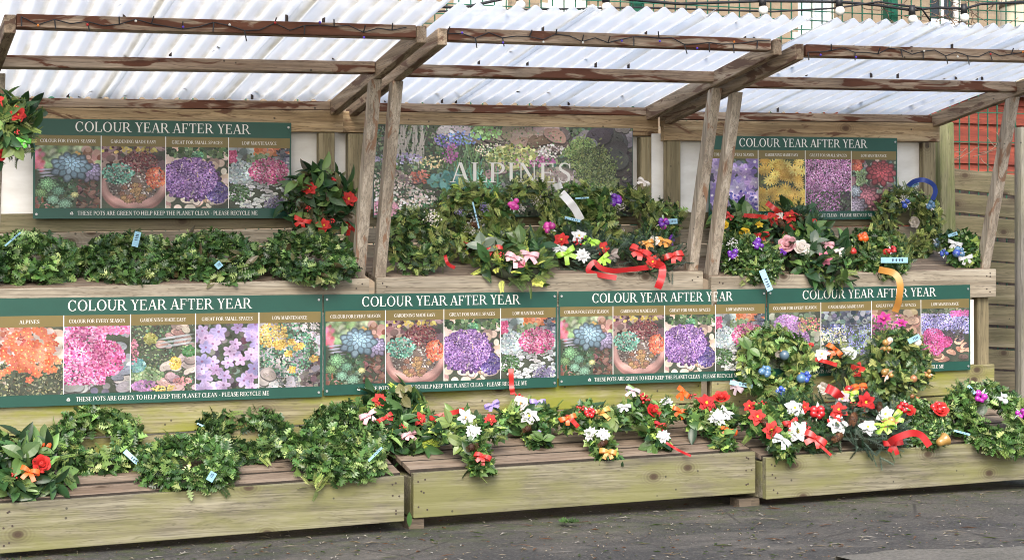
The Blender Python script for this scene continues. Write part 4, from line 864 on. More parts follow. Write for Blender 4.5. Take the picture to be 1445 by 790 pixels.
# ------------------------------------------------------------------ leaves
def nrm(a): a = np.asarray(a, float); return a/(np.linalg.norm(a, axis=-1, keepdims=True)+1e-12)
def strip_leaf(prof, cup=.3, wave=None, bend=.15):
    """prof: list of (half width, y); returns a leaf along +y, normal +z, as rows left / mid / right"""
    V = []; F = []
    for i, (hw, y) in enumerate(prof):
        wv = wave[i] if wave else 0
        zb = -bend*y*y
        V += [(-hw, y, zb+cup*hw+wv), (0, y, zb), (hw, y, zb+cup*hw+wv)]
    for i in range(len(prof)-1):
        a = 3*i; F += [(a, a+1, a+4, a+3), (a+1, a+2, a+5, a+4)]
    return np.array(V), F
HOLLY = strip_leaf([(.03, 0), (.10, .06), (.34, .17), (.11, .26), (.42, .43), (.12, .52), (.38, .68), (.09, .77), (.22, .88), (.0, 1.04)], .25, [0, .0, .13, -.05, .15, -.06, .14, -.04, .06, 0], .2)
LAUREL = strip_leaf([(.01, 0), (.10, .1), (.19, .3), (.22, .5), (.19, .7), (.10, .9), (.0, 1.05)], .45, None, .22)
BOX = strip_leaf([(.03, 0), (.26, .3), (.28, .6), (.0, 1.0)], .3, None, .1)
def frond(pairs=11, sub=True):
    V = []; F = []
    def dia(P, d, L, w, z0):
        d = np.array(d); p = np.array([-d[1], d[0]]); n = len(V); P = np.array(P)
        for q, zz in ((P, z0), (P+d*L*.45+p*w, z0+.01), (P+d*L, z0-.04), (P+d*L*.45-p*w, z0+.01)): V.append((q[0], q[1], zz))
        F.append((n, n+1, n+2, n+3))
    dia((0, 0), (0, 1), 1.0, .02, 0)
    for i in range(pairs):
        y = .08+.84*i/pairs; L = .42*(1-.55*y)
        for sg in (-1, 1):
            a = .85-.25*y; d = (sg*math.sin(a), math.cos(a)); z = -.16*y*y
            dia((0, y), d, L, .034, z)
            if sub:
                for t in (.3, .58):
                    for s2 in (-1, 1):
                        b = a*sg+s2*.65; dia((d[0]*L*t, y+d[1]*L*t), (math.sin(b), math.cos(b)), L*.42, .019, z-.02)
    return np.array(V), F
FROND = frond(9, False)
def twig(n=46, L=.20, w=.018):
    rg = np.random.default_rng(1); V = []; F = []
    for i in range(n):
        y = i/n*.95+.03; a = i*2.4; el = .75
        d = np.array([math.cos(a)*math.sin(el), math.cos(el), math.sin(a)*math.sin(el)]); p = nrm(np.cross(d, [0, 1, 0]))*w
        P = np.array([0, y, 0]); LL = L*(1-.3*y); k = len(V)
        V += [P-p, P+p, P+d*LL*.7+p*.8, P+d*LL, P+d*LL*.7-p*.8]; F.append((k, k+1, k+2, k+3, k+4))
    k = len(V); V += [(-.02, 0, .02), (.02, 0, .02), (.012, 1, 0), (-.012, 1, 0)]; F.append((k, k+1, k+2, k+3))
    return np.array(V, float), F
TWIG = twig()
_iv = [(0, 0), (.22, -.06), (.50, .12), (.30, .30), (.55, .50), (.25, .58), (0, 1.0), (-.25, .58), (-.55, .50), (-.30, .30), (-.50, .12), (-.22, -.06)]
IVY = (np.array([(0, .3, .05)]+[(x, y, -.18*abs(x)) for x, y in _iv]), [(0, i+1, (i+1) % 12+1) for i in range(12)])
# kind: template, mean length, radial lift, tones [(colour, weight)], material
def T3(*a): return a
LEAF = {
 'holly':  (HOLLY, .045, [((.020, .050, .013), .34), ((.042, .095, .022), .36), ((.10, .17, .045), .20), ((.21, .28, .10), .10)], 'leaf', .8),
 'hollyd': (HOLLY, .042, [((.018, .042, .014), .45), ((.034, .072, .020), .37), ((.075, .12, .035), .13), ((.15, .19, .07), .05)], 'leaf', .8),
 'hollys': (HOLLY, .032, [((.018, .046, .012), .42), ((.038, .085, .020), .36), ((.08, .14, .036), .15), ((.17, .23, .08), .07)], 'leaf', .8),
 'laurel': (LAUREL, .095, [((.016, .042, .016), .50), ((.030, .070, .022), .32), ((.09, .16, .045), .18)], 'leaf', .9),
 'euca':   (LAUREL, .070, [((.06, .085, .035), .5), ((.10, .12, .05), .5)], 'leaf', .9),
 'bronze': (LAUREL, .075, [((.055, .045, .022), .6), ((.08, .085, .035), .4)], 'leaf', .9),
 'box':    (BOX, .021, [((.022, .052, .014), .5), ((.05, .10, .025), .35), ((.14, .20, .06), .15)], 'leaf', .9),
 'ivy':    (IVY, .050, [((.022, .060, .016), .5), ((.06, .12, .03), .3), ((.18, .26, .06), .2)], 'leaf', .9),
 'cedar':  (FROND, .075, [((.040, .072, .018), .4), ((.075, .12, .028), .4), ((.13, .18, .045), .2)], 'needle', .6),
 'leyland': (FROND, .056, [((.070, .100, .026), .3), ((.135, .175, .048), .42), ((.24, .28, .09), .28)], 'needle', .6),
 'gold':   (FROND, .07, [((.20, .25, .04), .5), ((.30, .34, .07), .5)], 'needle', .6),
 'fir':    (TWIG, .085, [((.020, .048, .022), .5), ((.036, .075, .030), .4), ((.06, .11, .05), .1)], 'needle', .7),
 'spruce': (TWIG, .080, [((.036, .062, .042), .5), ((.060, .092, .064), .4), ((.10, .13, .10), .1)], 'needle', .7),
}
def scatter(sp, tan, nv, r, kind, n, rg, top=-.55, scale=1., outw=.55):
    """n leaves of one kind round a spine (points sp, tangents tan) of radius r lying in a plane with normal nv"""
    tpl, L, tones, mat, _ = LEAF[kind]; V0, F0 = tpl; V0 = np.asarray(V0, float)
    i = rg.integers(0, len(sp), n); P = sp[i]; t = tan[i]
    a = nrm(np.cross(t, nv)); b = np.broadcast_to(nv, a.shape)
    ph = rg.uniform(0, 2*math.pi, n*3); ph = ph[np.sin(ph) > top][:n]
    while len(ph) < n: ph = np.concatenate([ph, ph])[:n]
    o = a*np.cos(ph)[:, None]+b*np.sin(ph)[:, None]
    rho = r*np.sqrt(rg.uniform(.15, 1.0, n))*np.where(rg.random(n) < .09, rg.uniform(1.1, 1.5, n), 1)
    base = P+o*(rho*.75)[:, None]
    sg = np.where(rg.random(n) < .72, 1, -1)
    ax = nrm(t*(sg*rg.uniform(.2, 1.1, n))[:, None]+o*(rg.uniform(.1, 1.0, n)*outw*1.6)[:, None]+rg.normal(0, .38, (n, 3)))
    nn = o*.8+rg.normal(0, .45, (n, 3))+np.array([0, -.15, .35]); nn = nrm(nn-ax*np.sum(nn*ax, 1)[:, None]); xx = np.cross(ax, nn)
    ln = L*scale*rg.uniform(.65, 1.25, n); wd = ln*rg.uniform(.85, 1.15, n)
    V = base[:, None]+V0[None, :, 0, None]*(xx*wd[:, None])[:, None]+V0[None, :, 1, None]*(ax*ln[:, None])[:, None]+V0[None, :, 2, None]*(nn*ln[:, None])[:, None]
    cs = np.array([c for c, _ in tones]); pr = np.array([q for _, q in tones]); pr /= pr.sum()
    col = cs[rg.choice(len(cs), n, p=pr)]*np.array([1.95, 1.85, 1.95])*rg.choice([.6, 1., 1., 1.25], (n, 1))*rg.uniform(.75, 1.3, (n, 1))*rg.uniform(.93, 1.07, (n, 3))
    col = np.repeat(col[:, None], len(V0), 1)
    # slightly paler midrib and base as real leaves have
    k = len(V0); F = []
    for m in range(n): F += [tuple(q+m*k for q in f) for f in F0]
    return V.reshape(-1, 3), F, col.reshape(-1, 3), mat
# ------------------------------------------------------------------ decorations; each returns an MB built at P facing f, size s (metres, overall width)
C_ = dict(red=(.52, .022, .026), scarlet=(.60, .038, .032), white=(.80, .80, .80), ivory=(.78, .72, .66), pink=(.72, .22, .32), palepink=(.78, .42, .46), magenta=(.55, .05, .30), orange=(.82, .13, .02), amber=(.66, .31, .07), yellow=(.85, .58, .05),
          lime=(.38, .66, .07), limeg=(.16, .62, .07), purple=(.15, .03, .36), violet=(.36, .28, .66), plum=(.40, .03, .34), blue=(.045, .09, .40), sky=(.09, .19, .32), slate=(.10, .16, .22), silver=(.62, .63, .64), gold=(.38, .22, .06), copper=(.38, .17, .08), cone=(.11, .05, .03), mauve=(.58, .46, .50))
def frame(f, roll, rg=None):
    f = nrm(f); up = np.array([0, 0, 1.]); x = nrm(np.cross(up, f)); y = np.cross(f, x)
    c, s = math.cos(roll), math.sin(roll); return x*c+y*s, y*c-x*s, f
def tn(c, rg, v=.12): return np.clip(np.array(c)*(1+rg.uniform(-v, v)), 0, .92)
def d_flower(P, f, s, c, rg, petals=(6, 5), up=(.25, .6), wd=.34, centre='yellow', ln=(1, .68)):
    mb = MB()
    for lay, n in enumerate(petals):
        a0 = rg.uniform(0, 6.28); x, y, z = frame(f, a0)
        for k in range(n):
            a = 6.2832*k/n+rg.uniform(-.12, .12); L = s*.5*ln[lay]*rg.uniform(.88, 1.08); d = x*math.cos(a)+y*math.sin(a); p = np.cross(z, d); u = up[lay]+rg.uniform(-.12, .12)
            V = []; prof = [(0, .03), (.22, wd*.62), (.5, wd), (.78, wd*.6), (1.0, .0)]
            for t, hw in prof:
                q = P+z*(.004*lay+s*.02)+d*L*t*math.cos(u)+z*L*(t*math.sin(u)-.32*t*t*math.sin(u)-.18*t*t)
                V += [q-p*hw*L+z*hw*L*.22, q, q+p*hw*L+z*hw*L*.22]
            F = []
            for i in range(4): F += [(3*i, 3*i+1, 3*i+4, 3*i+3), (3*i+1, 3*i+2, 3*i+5, 3*i+4)]
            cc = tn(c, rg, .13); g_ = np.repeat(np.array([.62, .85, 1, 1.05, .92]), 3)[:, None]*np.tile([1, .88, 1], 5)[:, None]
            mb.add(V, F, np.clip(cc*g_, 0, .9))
    if centre:
        x, y, z = frame(f, 0)
        for k in range(6):
            a = 1.05*k; mb.sphere(P+z*s*.08+(x*math.cos(a)+y*math.sin(a))*s*.045*(k > 0), s*.032, 7, 5, C_[centre])
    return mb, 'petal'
def ribbon_strip(mb, pts, wdir, w, col):
    pts = np.array(pts); V = []; wdir = np.asarray(wdir, float)
    for i, p in enumerate(pts):
        wd = wdir[i] if wdir.ndim == 2 else wdir
        V += [p-wd*w/2, p+wd*w/2]
    mb.add(V, [(2*i, 2*i+1, 2*i+3, 2*i+2) for i in range(len(pts)-1)], col)
def d_bow(P, f, s, c, rg, tails=True, roll=None):
    mb = MB(); x, y, z = frame(f, rg.uniform(-.7, .7) if roll is None else roll); w = s*.30
    for sg in (-1, 1):
        for lift in (0,):
            pts = []
            a = rg.uniform(-.25, .25); dx = x*sg*math.cos(a)+y*math.sin(a)
            for t in np.linspace(0, 1, 11):
                th = t*2*math.pi; r = .27*s
                pts.append(P+z*s*.10+dx*(r-r*math.cos(th))*(1)+z*(.16*s*math.sin(th)))
            yy = nrm(y+x*sg*rg.uniform(-.2, .2))
            ws = np.array([yy*(.35+.65*math.sin(math.pi*t)**.6) for t in np.linspace(0, 1, 11)])
            ribbon_strip(mb, pts, ws, w, tn(c, rg, .08))
        if tails:
            L = s*rg.uniform(.45, .65); dd = nrm(-y*1.0+x*sg*rg.uniform(.35, .9)); pts = [P+z*s*(.09+.05*math.sin(3*t))+dd*L*t for t in np.linspace(0, 1, 7)]
            ribbon_strip(mb, pts, np.cross(z, dd), w*.8, tn(c, rg, .12))
    mb.sphere(P+z*s*.13, s*.10, 10, 6, tn(c, rg, .1))
    return mb, 'satin'
def d_rose(P, f, s, c, rg):
    mb = MB(); x, y, z = frame(f, 0)
    for rr, h, n, tilt in ((.46, .30, 6, .55), (.34, .40, 5, .25), (.22, .46, 4, .05), (.10, .48, 3, -.1)):
        a0 = rg.uniform(0, 6.28)
        for k in range(n):
            V = []; F = []
            for j in range(4):
                tz = j/3
                for i in range(5):
                    a = a0+6.2832*(k+(i-2)/4*1.25)/n; r = s*(rr*(.35+.65*tz)+tilt*.22*tz*tz); edge = 1-.55*(abs(i-2)/2)**1.5*tz+.06*math.sin(7*a); r *= 1+.10*math.cos((i-2)*1.2)*tz
                    V.append(P+(x*math.cos(a)+y*math.sin(a))*r+z*s*h*tz*edge)
            for j in range(3):
                for i in range(4): F.append((j*5+i, j*5+i+1, j*5+i+6, j*5+i+5))
            mb.add(V, F, tn(c, rg, .2))
    mb.sphere(P+z*s*.22, s*.2, 10, 8, c*.9)
    return mb, 'petal'
def d_bauble(P, f, s, c, rg):
    mb = MB(); x, y, z = frame(f, rg.uniform(0, 6))
    mb.sphere(P+z*s*.3, s*.5, 16, 12, c); q = nrm(y+z*.3); mb.tube([P+z*s*.3+q*s*.47, P+z*s*.3+q*s*.62], s*.12, 8, C_['gold']); return mb, 'shiny'
def d_pick(P, f, s, c, rg, foil='silver', n=3):
    """a florist's pick: a few small baubles, a foil parcel and frosted sprigs"""
    mb = MB(); x, y, z = frame(f, rg.uniform(0, 6))
    for k in range(n):
        a = 6.28*k/n+rg.uniform(-.4, .4); mb.sphere(P+(x*math.cos(a)+y*math.sin(a))*s*.22+z*s*.2, s*rg.uniform(.15, .22), 12, 9, tn(c, rg, .25))
    for k in range(9):
        a = rg.uniform(0, 6.28); d = nrm(x*math.cos(a)+y*math.sin(a)+z*rg.uniform(.1, .8)); p = nrm(np.cross(d, z)); L = s*rg.uniform(.35, .6); w = s*.07
        B = P+z*s*.08; mb.add([B, B+d*L*.5+p*w, B+d*L, B+d*L*.5-p*w], [(0, 1, 2, 3)], tn(C_[foil], rg, .2) if k % 3 else (.06, .22, .06))
    q = P+x*s*.1-y*s*.2+z*s*.22; e = s*.13
    mb.bar(q-x*e, q+x*e, e*1.6, e*1.6, z, tn(c, rg, .3))
    return mb, 'shiny'
def d_cone(P, f, s, c, rg):
    mb = MB(); x, y, z = frame(f, rg.uniform(-1.2, 1.2)); L = s*.62
    mb.sphere(P+z*s*.25, s*.30, 10, 8, (.05, .022, .014), (1, 1, 1))
    for k in range(70):
        t = (k+.5)/70; a = k*2.39996; r = s*.40*math.sin(math.pi*(t*.86+.08))**.7; ctr = P+z*s*.25+y*L*(t-.5)*1.7
        d = x*math.cos(a)+z*math.sin(a); q = ctr+d*r*.55; e = nrm(d*.8+y*.55); p = nrm(np.cross(e, d)); w = s*.11
        mb.add([q-p*w*.6, q+e*s*.06-p*w, q+e*s*.17, q+e*s*.06+p*w, q+p*w*.6], [(0, 1, 2, 3, 4)], tn((.16, .075, .04) if k % 4 else (.26, .15, .09), rg, .3))
    return mb, 'needle'
def d_berries(P, f, s, c, rg):
    mb = MB(); x, y, z = frame(f, 0)
    for k in range(9):
        q = P+x*rg.normal(0, s*.26)+y*rg.normal(0, s*.26)+z*s*rg.uniform(.05, .35); mb.sphere(q, s*.13, 9, 7, tn(c, rg, .15))
    return mb, 'shiny'
def d_statice(P, f, s, c, rg):
    mb = MB(); x, y, z = frame(f, 0)
    for k in range(60):
        q = P+x*rg.normal(0, s*.25)+y*rg.normal(0, s*.22)+z*s*rg.uniform(0, .25); u, v, w_ = frame(z+rg.normal(0, .5, 3), rg.uniform(0, 6)); e = s*.055
        V = [q+w_*e*.2]+[q+(u*math.cos(a)+v*math.sin(a))*e*(1 if i % 2 else .5) for i, a in enumerate(np.linspace(0, 6.283, 11)[:-1])]
        mb.add(V, [(0, i+1, (i+1) % 10+1) for i in range(10)], tn(c, rg, .15))
    return mb, 'petal'
def d_leaves(P, f, s, c, rg, n=4):
    mb = MB(); x, y, z = frame(f, 0)
    for k in range(n):
        a = rg.uniform(0, 6.28); d = nrm(x*math.cos(a)+y*math.sin(a)+z*.35); nn = nrm(z+rg.normal(0, .25, 3)); nn = nrm(nn-d*np.dot(nn, d)); p = np.cross(d, nn); V0, F0 = LAUREL; L = s*rg.uniform(.6, .9)
        mb.add([P+p*v[0]*L*1.5+d*v[1]*L+nn*v[2]*L for v in V0], F0, tn(c, rg, .25))
    return mb, 'leaf'
def d_bell(P, f, s, c, rg):
    mb = MB(); x, y, z = frame(f, .4); prof = [(0, 1), (.22, .97), (.33, .8), (.37, .5), (.45, .2), (.58, .02), (.55, 0)]
    V = []; F = []; n = 18; ax = nrm(-x*.8+z*.35)
    e1 = nrm(np.cross(ax, [0, 0, 1])); e2 = np.cross(ax, e1)
    for r, h in prof:
        for k in range(n): V.append(P+z*s*.3+ax*s*(h-.5)+(e1*math.cos(6.2832*k/n)+e2*math.sin(6.2832*k/n))*s*r)
    for j in range(len(prof)-1):
        for k in range(n): F.append((j*n+k, j*n+(k+1) % n, (j+1)*n+(k+1) % n, (j+1)*n+k))
    mb.add(V, F, c); mb.sphere(P+z*s*.3-ax*s*.5, s*.10, 8, 6, C_['ivory']); return mb, 'shiny'
LEAFC = {C_['limeg']: (.10, .18, .05), C_['lime']: (.20, .28, .08), C_['gold']: (.20, .19, .08), C_['silver']: (.17, .22, .16), C_['mauve']: (.3, .25, .22)}
DECO = {
 'poinsettia': ('poinsettia', lambda P, f, s, c, rg: d_flower(P, f, s, c, rg)),
 'lily': ('lily', lambda P, f, s, c, rg: d_flower(P, f, s, c, rg, (6, 3), (.55, 1.0), .24, 'amber')),
 'carnation': ('carnation', lambda P, f, s, c, rg: d_flower(P, f, s, c, rg, (11, 9), (.35, .9), .22, None, (1, .8))),
 'anemone': ('open_flower', lambda P, f, s, c, rg: d_flower(P, f, s, c, rg, (5, 4), (.3, .75), .46, 'amber')),
 'bow': ('bow', d_bow), 'rose': ('rose', d_rose), 'bauble': ('bauble', d_bauble), 'pick': ('bauble_pick', d_pick),
 'pickgold': ('bauble_pick', lambda P, f, s, c, rg: d_pick(P, f, s, c, rg, 'copper', 2)), 'pickfrost': ('berry_pick', lambda P, f, s, c, rg: d_pick(P, f, s, c, rg, 'silver', 5)),
 'cone': ('pine_cone', d_cone), 'berries': ('berry_cluster', d_berries), 'statice': ('dried_flowers', d_statice), 'leaves': ('broad_leaf_sprig', lambda P, f, s, c, rg: d_leaves(P, f, s, LEAFC.get(tuple(c), c), rg)), 'bell': ('bell', d_bell),
 'teasel': ('teasel', lambda P, f, s, c, rg: d_cone(P, f, s, c, rg)),
}
# ------------------------------------------------------------------ one wreath
WSEED = [100]
def wreath(name, label, cat, group, cx, cy, w, tilt, mix, surf='bench', shape='ring', tube=.062, decos=(), Y=None, dens=.85, up=.13, leg=.25, yaw=0., scale=1., core=True, roll=0.):
    WSEED[0] += 1; rg = np.random.default_rng(WSEED[0]); t = R(tilt)
    u = np.array([math.cos(yaw), math.sin(yaw), .027]); bk = np.array([-math.sin(yaw), math.cos(yaw), 0])
    v = bk*math.cos(t)+np.array([0, 0, math.sin(t)]); n = -bk*math.sin(t)+np.array([0, 0, math.cos(t)])
    if roll: u, v = u*math.cos(roll)+v*math.sin(roll), v*math.cos(roll)-u*math.sin(roll)
    def dims(C):
        D = w/ppm(C); Rr = max(D/2-tube-.012, .03); return Rr
    sf = bench_z if surf == 'bench' else shelf_z
    if Y is None:
        lo, hi = (7.76, 8.22) if surf == 'bench' else (8.34, 8.78)
        best = None
        for yy in np.linspace(lo, hi, 90):
            C = at(cx, cy, yy); ext = dims(C) if shape in ('ring', 'disc') else (leg-.03 if shape == 'cross' else 0)
            if shape in ('cross',): B = C-v*ext-n*tube*.55
            else: B = C-v*ext-n*tube*.55-(np.array([0, 0, tube*.5]) if tilt > 60 else 0)
            g = B[2]-sf(B[0], B[1])
            if best is None or abs(g) < best[0]: best = (abs(g), yy)
        Y = best[1]
    C = at(cx, cy, Y); Rr = dims(C)
    def seg(A, B, k=14): return [A+(B-A)*i/k for i in range(k+1)]
    if shape == 'ring': SP = [[C+u*Rr*math.cos(q)+v*Rr*math.sin(q) for q in np.linspace(0, 6.2832, 49)]]
    elif shape == 'disc':
        SP = [[C+u*Rr*math.cos(q)+v*Rr*math.sin(q) for q in np.linspace(0, 6.2832, 41)], [C+n*.02+u*Rr*.45*math.cos(q)+v*Rr*.45*math.sin(q) for q in np.linspace(0, 6.2832, 21)]]
    elif shape == 'cross': SP = [seg(C-u*Rr, C+u*Rr), seg(C+v*up, C-v*leg)]
    elif shape == 'bar': SP = [seg(C-u*Rr, C+u*Rr)]
    pts = []; tg = []
    for s_ in SP:
        s_ = np.array(s_); tt = np.gradient(s_, axis=0); m = max(2, int(np.linalg.norm(np.diff(s_, axis=0), axis=1).sum()/.006))
        k = np.linspace(0, len(s_)-1, m); i0 = np.minimum(k.astype(int), len(s_)-2); fr = (k-i0)[:, None]
        pts.append(s_[i0]*(1-fr)+s_[i0+1]*fr); tg.append(nrm(tt[i0]))
    SPP = np.concatenate(pts); TAN = np.concatenate(tg); length = len(SPP)*.006
    base = C.copy(); base[2] = sf(C[0], C[1]) if surf in ('bench', 'shelf') else C[2]
    T = thing(name, label, cat, base, group)
    if core:
        mb = MB()
        for s_ in SP: mb.tube(s_, tube*.42, 8)
        obj('moss_base', mb, M['moss'], T, smooth=True)
    parts = {}
    for kind, share in mix:
        L = LEAF[kind][1]*scale
        nleaf = int(max(4, share*dens*length*tube*2*math.pi/(L*L*(.30 if kind not in ('cedar', 'leyland', 'gold', 'fir', 'spruce') else .36))*2.0))
        V, F, c, mat = scatter(SPP, TAN, n, tube, kind, nleaf, rg, scale=scale)
        q = parts.setdefault(mat, [[], [], []]); off = sum(len(a) for a in q[0]); q[0].append(V); q[1] += [tuple(i+off for i in f) for f in F]; q[2].append(c)
    for mat, (Vs, Fs, cs) in parts.items():
        mesh_obj('foliage' if mat == 'leaf' else 'conifer_foliage', np.concatenate(Vs), Fs, M[mat], T, np.concatenate(cs), smooth=(mat == 'leaf'))
    def hit(px, py):
        d = nrm(ray(px, py)); t0 = float(np.dot(C-CAM, d)); ts = np.linspace(t0-.55, t0+.45, 260); Q = CAM+ts[:, None]*d
        sub = SPP[::4]; D = np.linalg.norm(Q[:, None]-sub[None], axis=2); m = D.min(1); k = np.nonzero(m < tube*.97)[0]
        i = k[0] if len(k) else int(m.argmin()); P = Q[i]; o = nrm(P-sub[D[i].argmin()]); return P, o, d
    for dc in decos:
        kd = dc[0]
        if kd == 'tag':                     # ('tag', px0, py0, px1, py1): narrow printed price strip
            P0, o, d = hit(dc[1], dc[2]); A = P0-d*.02; tA = np.linalg.norm(A-CAM); B = CAM+nrm(ray(dc[3], dc[4]))*(tA-.015)
            ax = nrm(B-A); wv = nrm(np.cross(d, ax)); wd = dc[5] if len(dc) > 5 else .022; nn = nrm(np.cross(ax, wv))
            nn = nn if np.dot(nn, d) < 0 else -nn; mb = MB(); mb.bar(A, B, wd, .0012, nn); to = obj('price_tag', mb, M['tagblue'], T)
            pm = MB(); L = np.linalg.norm(B-A)
            for q in (.45, .58, .7, .8): p = A+ax*L*q+nn*.0011; pm.add([p-ax*L*.03-wv*wd*.26, p+ax*L*.03-wv*wd*.22, p+ax*L*.02+wv*wd*.26, p-ax*L*.03+wv*wd*.2], [(0, 1, 2, 3)])
            obj('tag_print', pm, M['tagink'], to); continue
        if kd == 'ribbon':                  # ('ribbon', colour, width m, [(px,py,dist towards eye)...])
            mb = MB(); pts = []
            P0, o, d = hit(*dc[3][0][:2]); t0 = np.linalg.norm(P0-CAM)
            K = [CAM+nrm(ray(p[0], p[1]))*(t0-p[2]) for p in dc[3]]; K = np.array(K); m = 8*(len(K)-1)+1; k = np.linspace(0, len(K)-1, m)
            # Catmull-Rom through the points
            Kp = np.vstack([2*K[0]-K[1], K, 2*K[-1]-K[-2]])
            for q in k:
                i = min(int(q), len(K)-2); f = q-i; a, b, c2, e = Kp[i], Kp[i+1], Kp[i+2], Kp[i+3]
                pts.append(.5*((2*b)+(-a+c2)*f+(2*a-5*b+4*c2-e)*f*f+(-a+3*b-3*c2+e)*f**3))
            pts = np.array(pts); tt = nrm(np.gradient(pts, axis=0)); wv = nrm(np.cross(tt, d)+np.array([0, .35, .15])*np.sin(np.linspace(0, 7, len(tt)))[:, None]); wv = nrm(wv-tt*np.sum(wv*tt, 1)[:, None])
            pts = pts+d*(.004*np.sin(np.linspace(0, 13, len(pts))))[:, None]; ribbon_strip(mb, pts, wv, dc[2]*.85, tn(np.array(C_[dc[1]])*.9, rg, .05)); obj('ribbon', mb, M['satin'], T, smooth=True); continue
        _, px, py, spx, cn = dc[:5]; P, o, d = hit(px, py); s = spx*.90/ppm(P)
        f = nrm(o*.45-d*.8+np.array([0, 0, .22])+rg.normal(0, .12, 3)); P = P-d*.008
        pn, fn = DECO[kd]; mb, mat = fn(P, f, s, np.array(C_[cn]), rg); obj(pn, mb, M[mat], T, smooth=(mat in ('shiny', 'satin', 'petal')))
    return T
# ------------------------------------------------------------------ every wreath, cross and spray on the stands (photo pixels)
HB, HS = 'holly wreaths on the lower bench', 'holly wreaths on the upper shelf'
holly = [('holly', .9), ('cedar', .12)]
# lower bench, left
wreath('laurel_arrangement', 'broad-leaved arrangement with orange bows and a red rose at the lower left corner', 'wreath', None, 30, 660, 132, 42, [('laurel', .95), ('cedar', .3)], shape='disc', tube=.085,
       decos=[('bow', 42, 666, 30, 'orange'), ('rose', 58, 655, 24, 'scarlet'), ('bow', 60, 629, 26, 'orange'), ('berries', 21, 669, 12, 'red'), ('leaves', 30, 645, 40, 'limeg'), ('leaves', 52, 636, 30, 'limeg')], dens=1.0)
wreath('holly_wreath', 'holly wreath propped on the bench directly right of the orange-bow arrangement', 'wreath', HB, 138, 624, 142, 38, holly, decos=[('tag', 176, 636, 199, 657)])
wreath('holly_wreath', 'holly wreath at the bench front with a small blue clip on it', 'wreath', HB, 266, 656, 150, 22, holly, decos=[('tag', 295, 678, 302, 666, .03)])
wreath('holly_wreath', 'holly wreath at the back of the bench behind the blue-clip wreath, thin blue tag', 'wreath', HB, 345, 616, 142, 27, [('hollyd', .6), ('holly', .4), ('cedar', .15)], decos=[('tag', 278, 597, 303, 608, .008)])
wreath('holly_wreath', 'holly wreath at the bench front just left of the gap between two benches', 'wreath', HB, 474, 643, 150, 22, holly, decos=[('tag', 520, 650, 539, 631, .010)])
wreath('conifer_sprig', 'loose green conifer sprig hanging over the front plank near the left bench end', 'sprig', None, 445, 683, 40, 60, [('leyland', 1.6)], shape='bar', tube=.03, core=False, dens=.5, roll=.9, Y=7.655)
wreath('holly_wreath', 'holly wreath at the back of the bench below the red-flowered laurel arrangement', 'wreath', HB, 492, 610, 130, 32, [('holly', .6), ('hollyd', .4)])
wreath('laurel_arrangement', 'dark laurel arrangement with pink and red bows behind the gap between benches', 'wreath', None, 562, 598, 128, 48, [('laurel', .8), ('ivy', .3), ('gold', .06)], shape='disc', tube=.075,
       decos=[('poinsettia', 535, 564, 27, 'scarlet'), ('bow', 520, 586, 28, 'palepink'), ('bow', 543, 590, 26, 'scarlet'), ('poinsettia', 593, 591, 26, 'scarlet'), ('bow', 576, 613, 24, 'palepink'), ('berries', 567, 602, 10, 'red'), ('leaves', 568, 561, 36, 'gold'), ('bow', 616, 592, 24, 'scarlet')])
# crosses
CX = 'evergreen crosses on the middle bench'
cmix = [('ivy', .45), ('hollys', .30), ('cedar', .25), ('laurel', .12)]
def cross(label, cx, cy, w, decos, leg=.25, up=.10, tilt=38, mix=cmix): wreath('evergreen_cross', label, 'cross', CX, cx, cy, w*1.12, tilt, mix, shape='cross', tube=.056, decos=decos, leg=leg, up=up, scale=.9, dens=1.25)
cross('evergreen cross with two white flowers, red bows and a cone at its foot', 660, 607, 122, [('lily', 657, 590, 40, 'white'), ('carnation', 668, 609, 30, 'white'), ('poinsettia', 692, 592, 24, 'scarlet'), ('cone', 667, 632, 20, 'cone'), ('bow', 681, 644, 26, 'scarlet'), ('berries', 637, 585, 14, 'red'),
      ('ribbon', 'scarlet', .028, [(655, 578, .03), (635, 583, .06), (607, 590, .05)]), ('leaves', 652, 627, 30, 'lime'), ('leaves', 634, 597, 30, 'lime')], leg=.28)
cross('evergreen cross with lilac bows and white flowers, red ribbon rising behind it', 745, 592, 104, [('anemone', 735, 570, 34, 'ivory'), ('poinsettia', 747, 588, 36, 'white'), ('bow', 758, 568, 26, 'violet'), ('bow', 695, 573, 24, 'violet'), ('bow', 757, 613, 18, 'violet'), ('cone', 745, 606, 18, 'cone'), ('berries', 733, 560, 12, 'red'),
      ('ribbon', 'scarlet', .03, [(724, 556, .0), (722, 545, .0), (721, 520, .0)]), ('leaves', 766, 620, 30, 'limeg')], leg=.20)
cross('evergreen cross with two pale rounded flowers and orange bows', 832, 594, 112, [('carnation', 833, 612, 26, 'white'), ('carnation', 851, 613, 27, 'white'), ('bow', 848, 582, 28, 'amber'), ('bow', 858, 637, 26, 'amber'), ('bow', 801, 590, 26, 'orange'), ('berries', 822, 581, 16, 'red'), ('pickfrost', 832, 584, 24, 'red'), ('cone', 850, 627, 16, 'cone'), ('ribbon', 'scarlet', .026, [(800, 583, .02), (808, 593, .05), (816, 602, .05)]), ('leaves', 864, 589, 30, 'lime')], leg=.27)
cross('evergreen cross with one red ribbon tail, white flowers and mauve bows', 908, 585, 108, [('bow', 893, 552, 24, 'mauve'), ('bow', 880, 574, 22, 'silver'), ('carnation', 941, 568, 24, 'white'), ('rose', 921, 581, 20, 'red'), ('bow', 931, 600, 20, 'red'), ('carnation', 936, 616, 26, 'white'), ('berries', 909, 563, 18, 'red'), ('bow', 958, 580, 24, 'orange'), ('ribbon', 'red', .014, [(940, 624, .02), (956, 634, .05), (975, 643, .06)]), ('leaves', 920, 628, 30, 'limeg')], leg=.27)
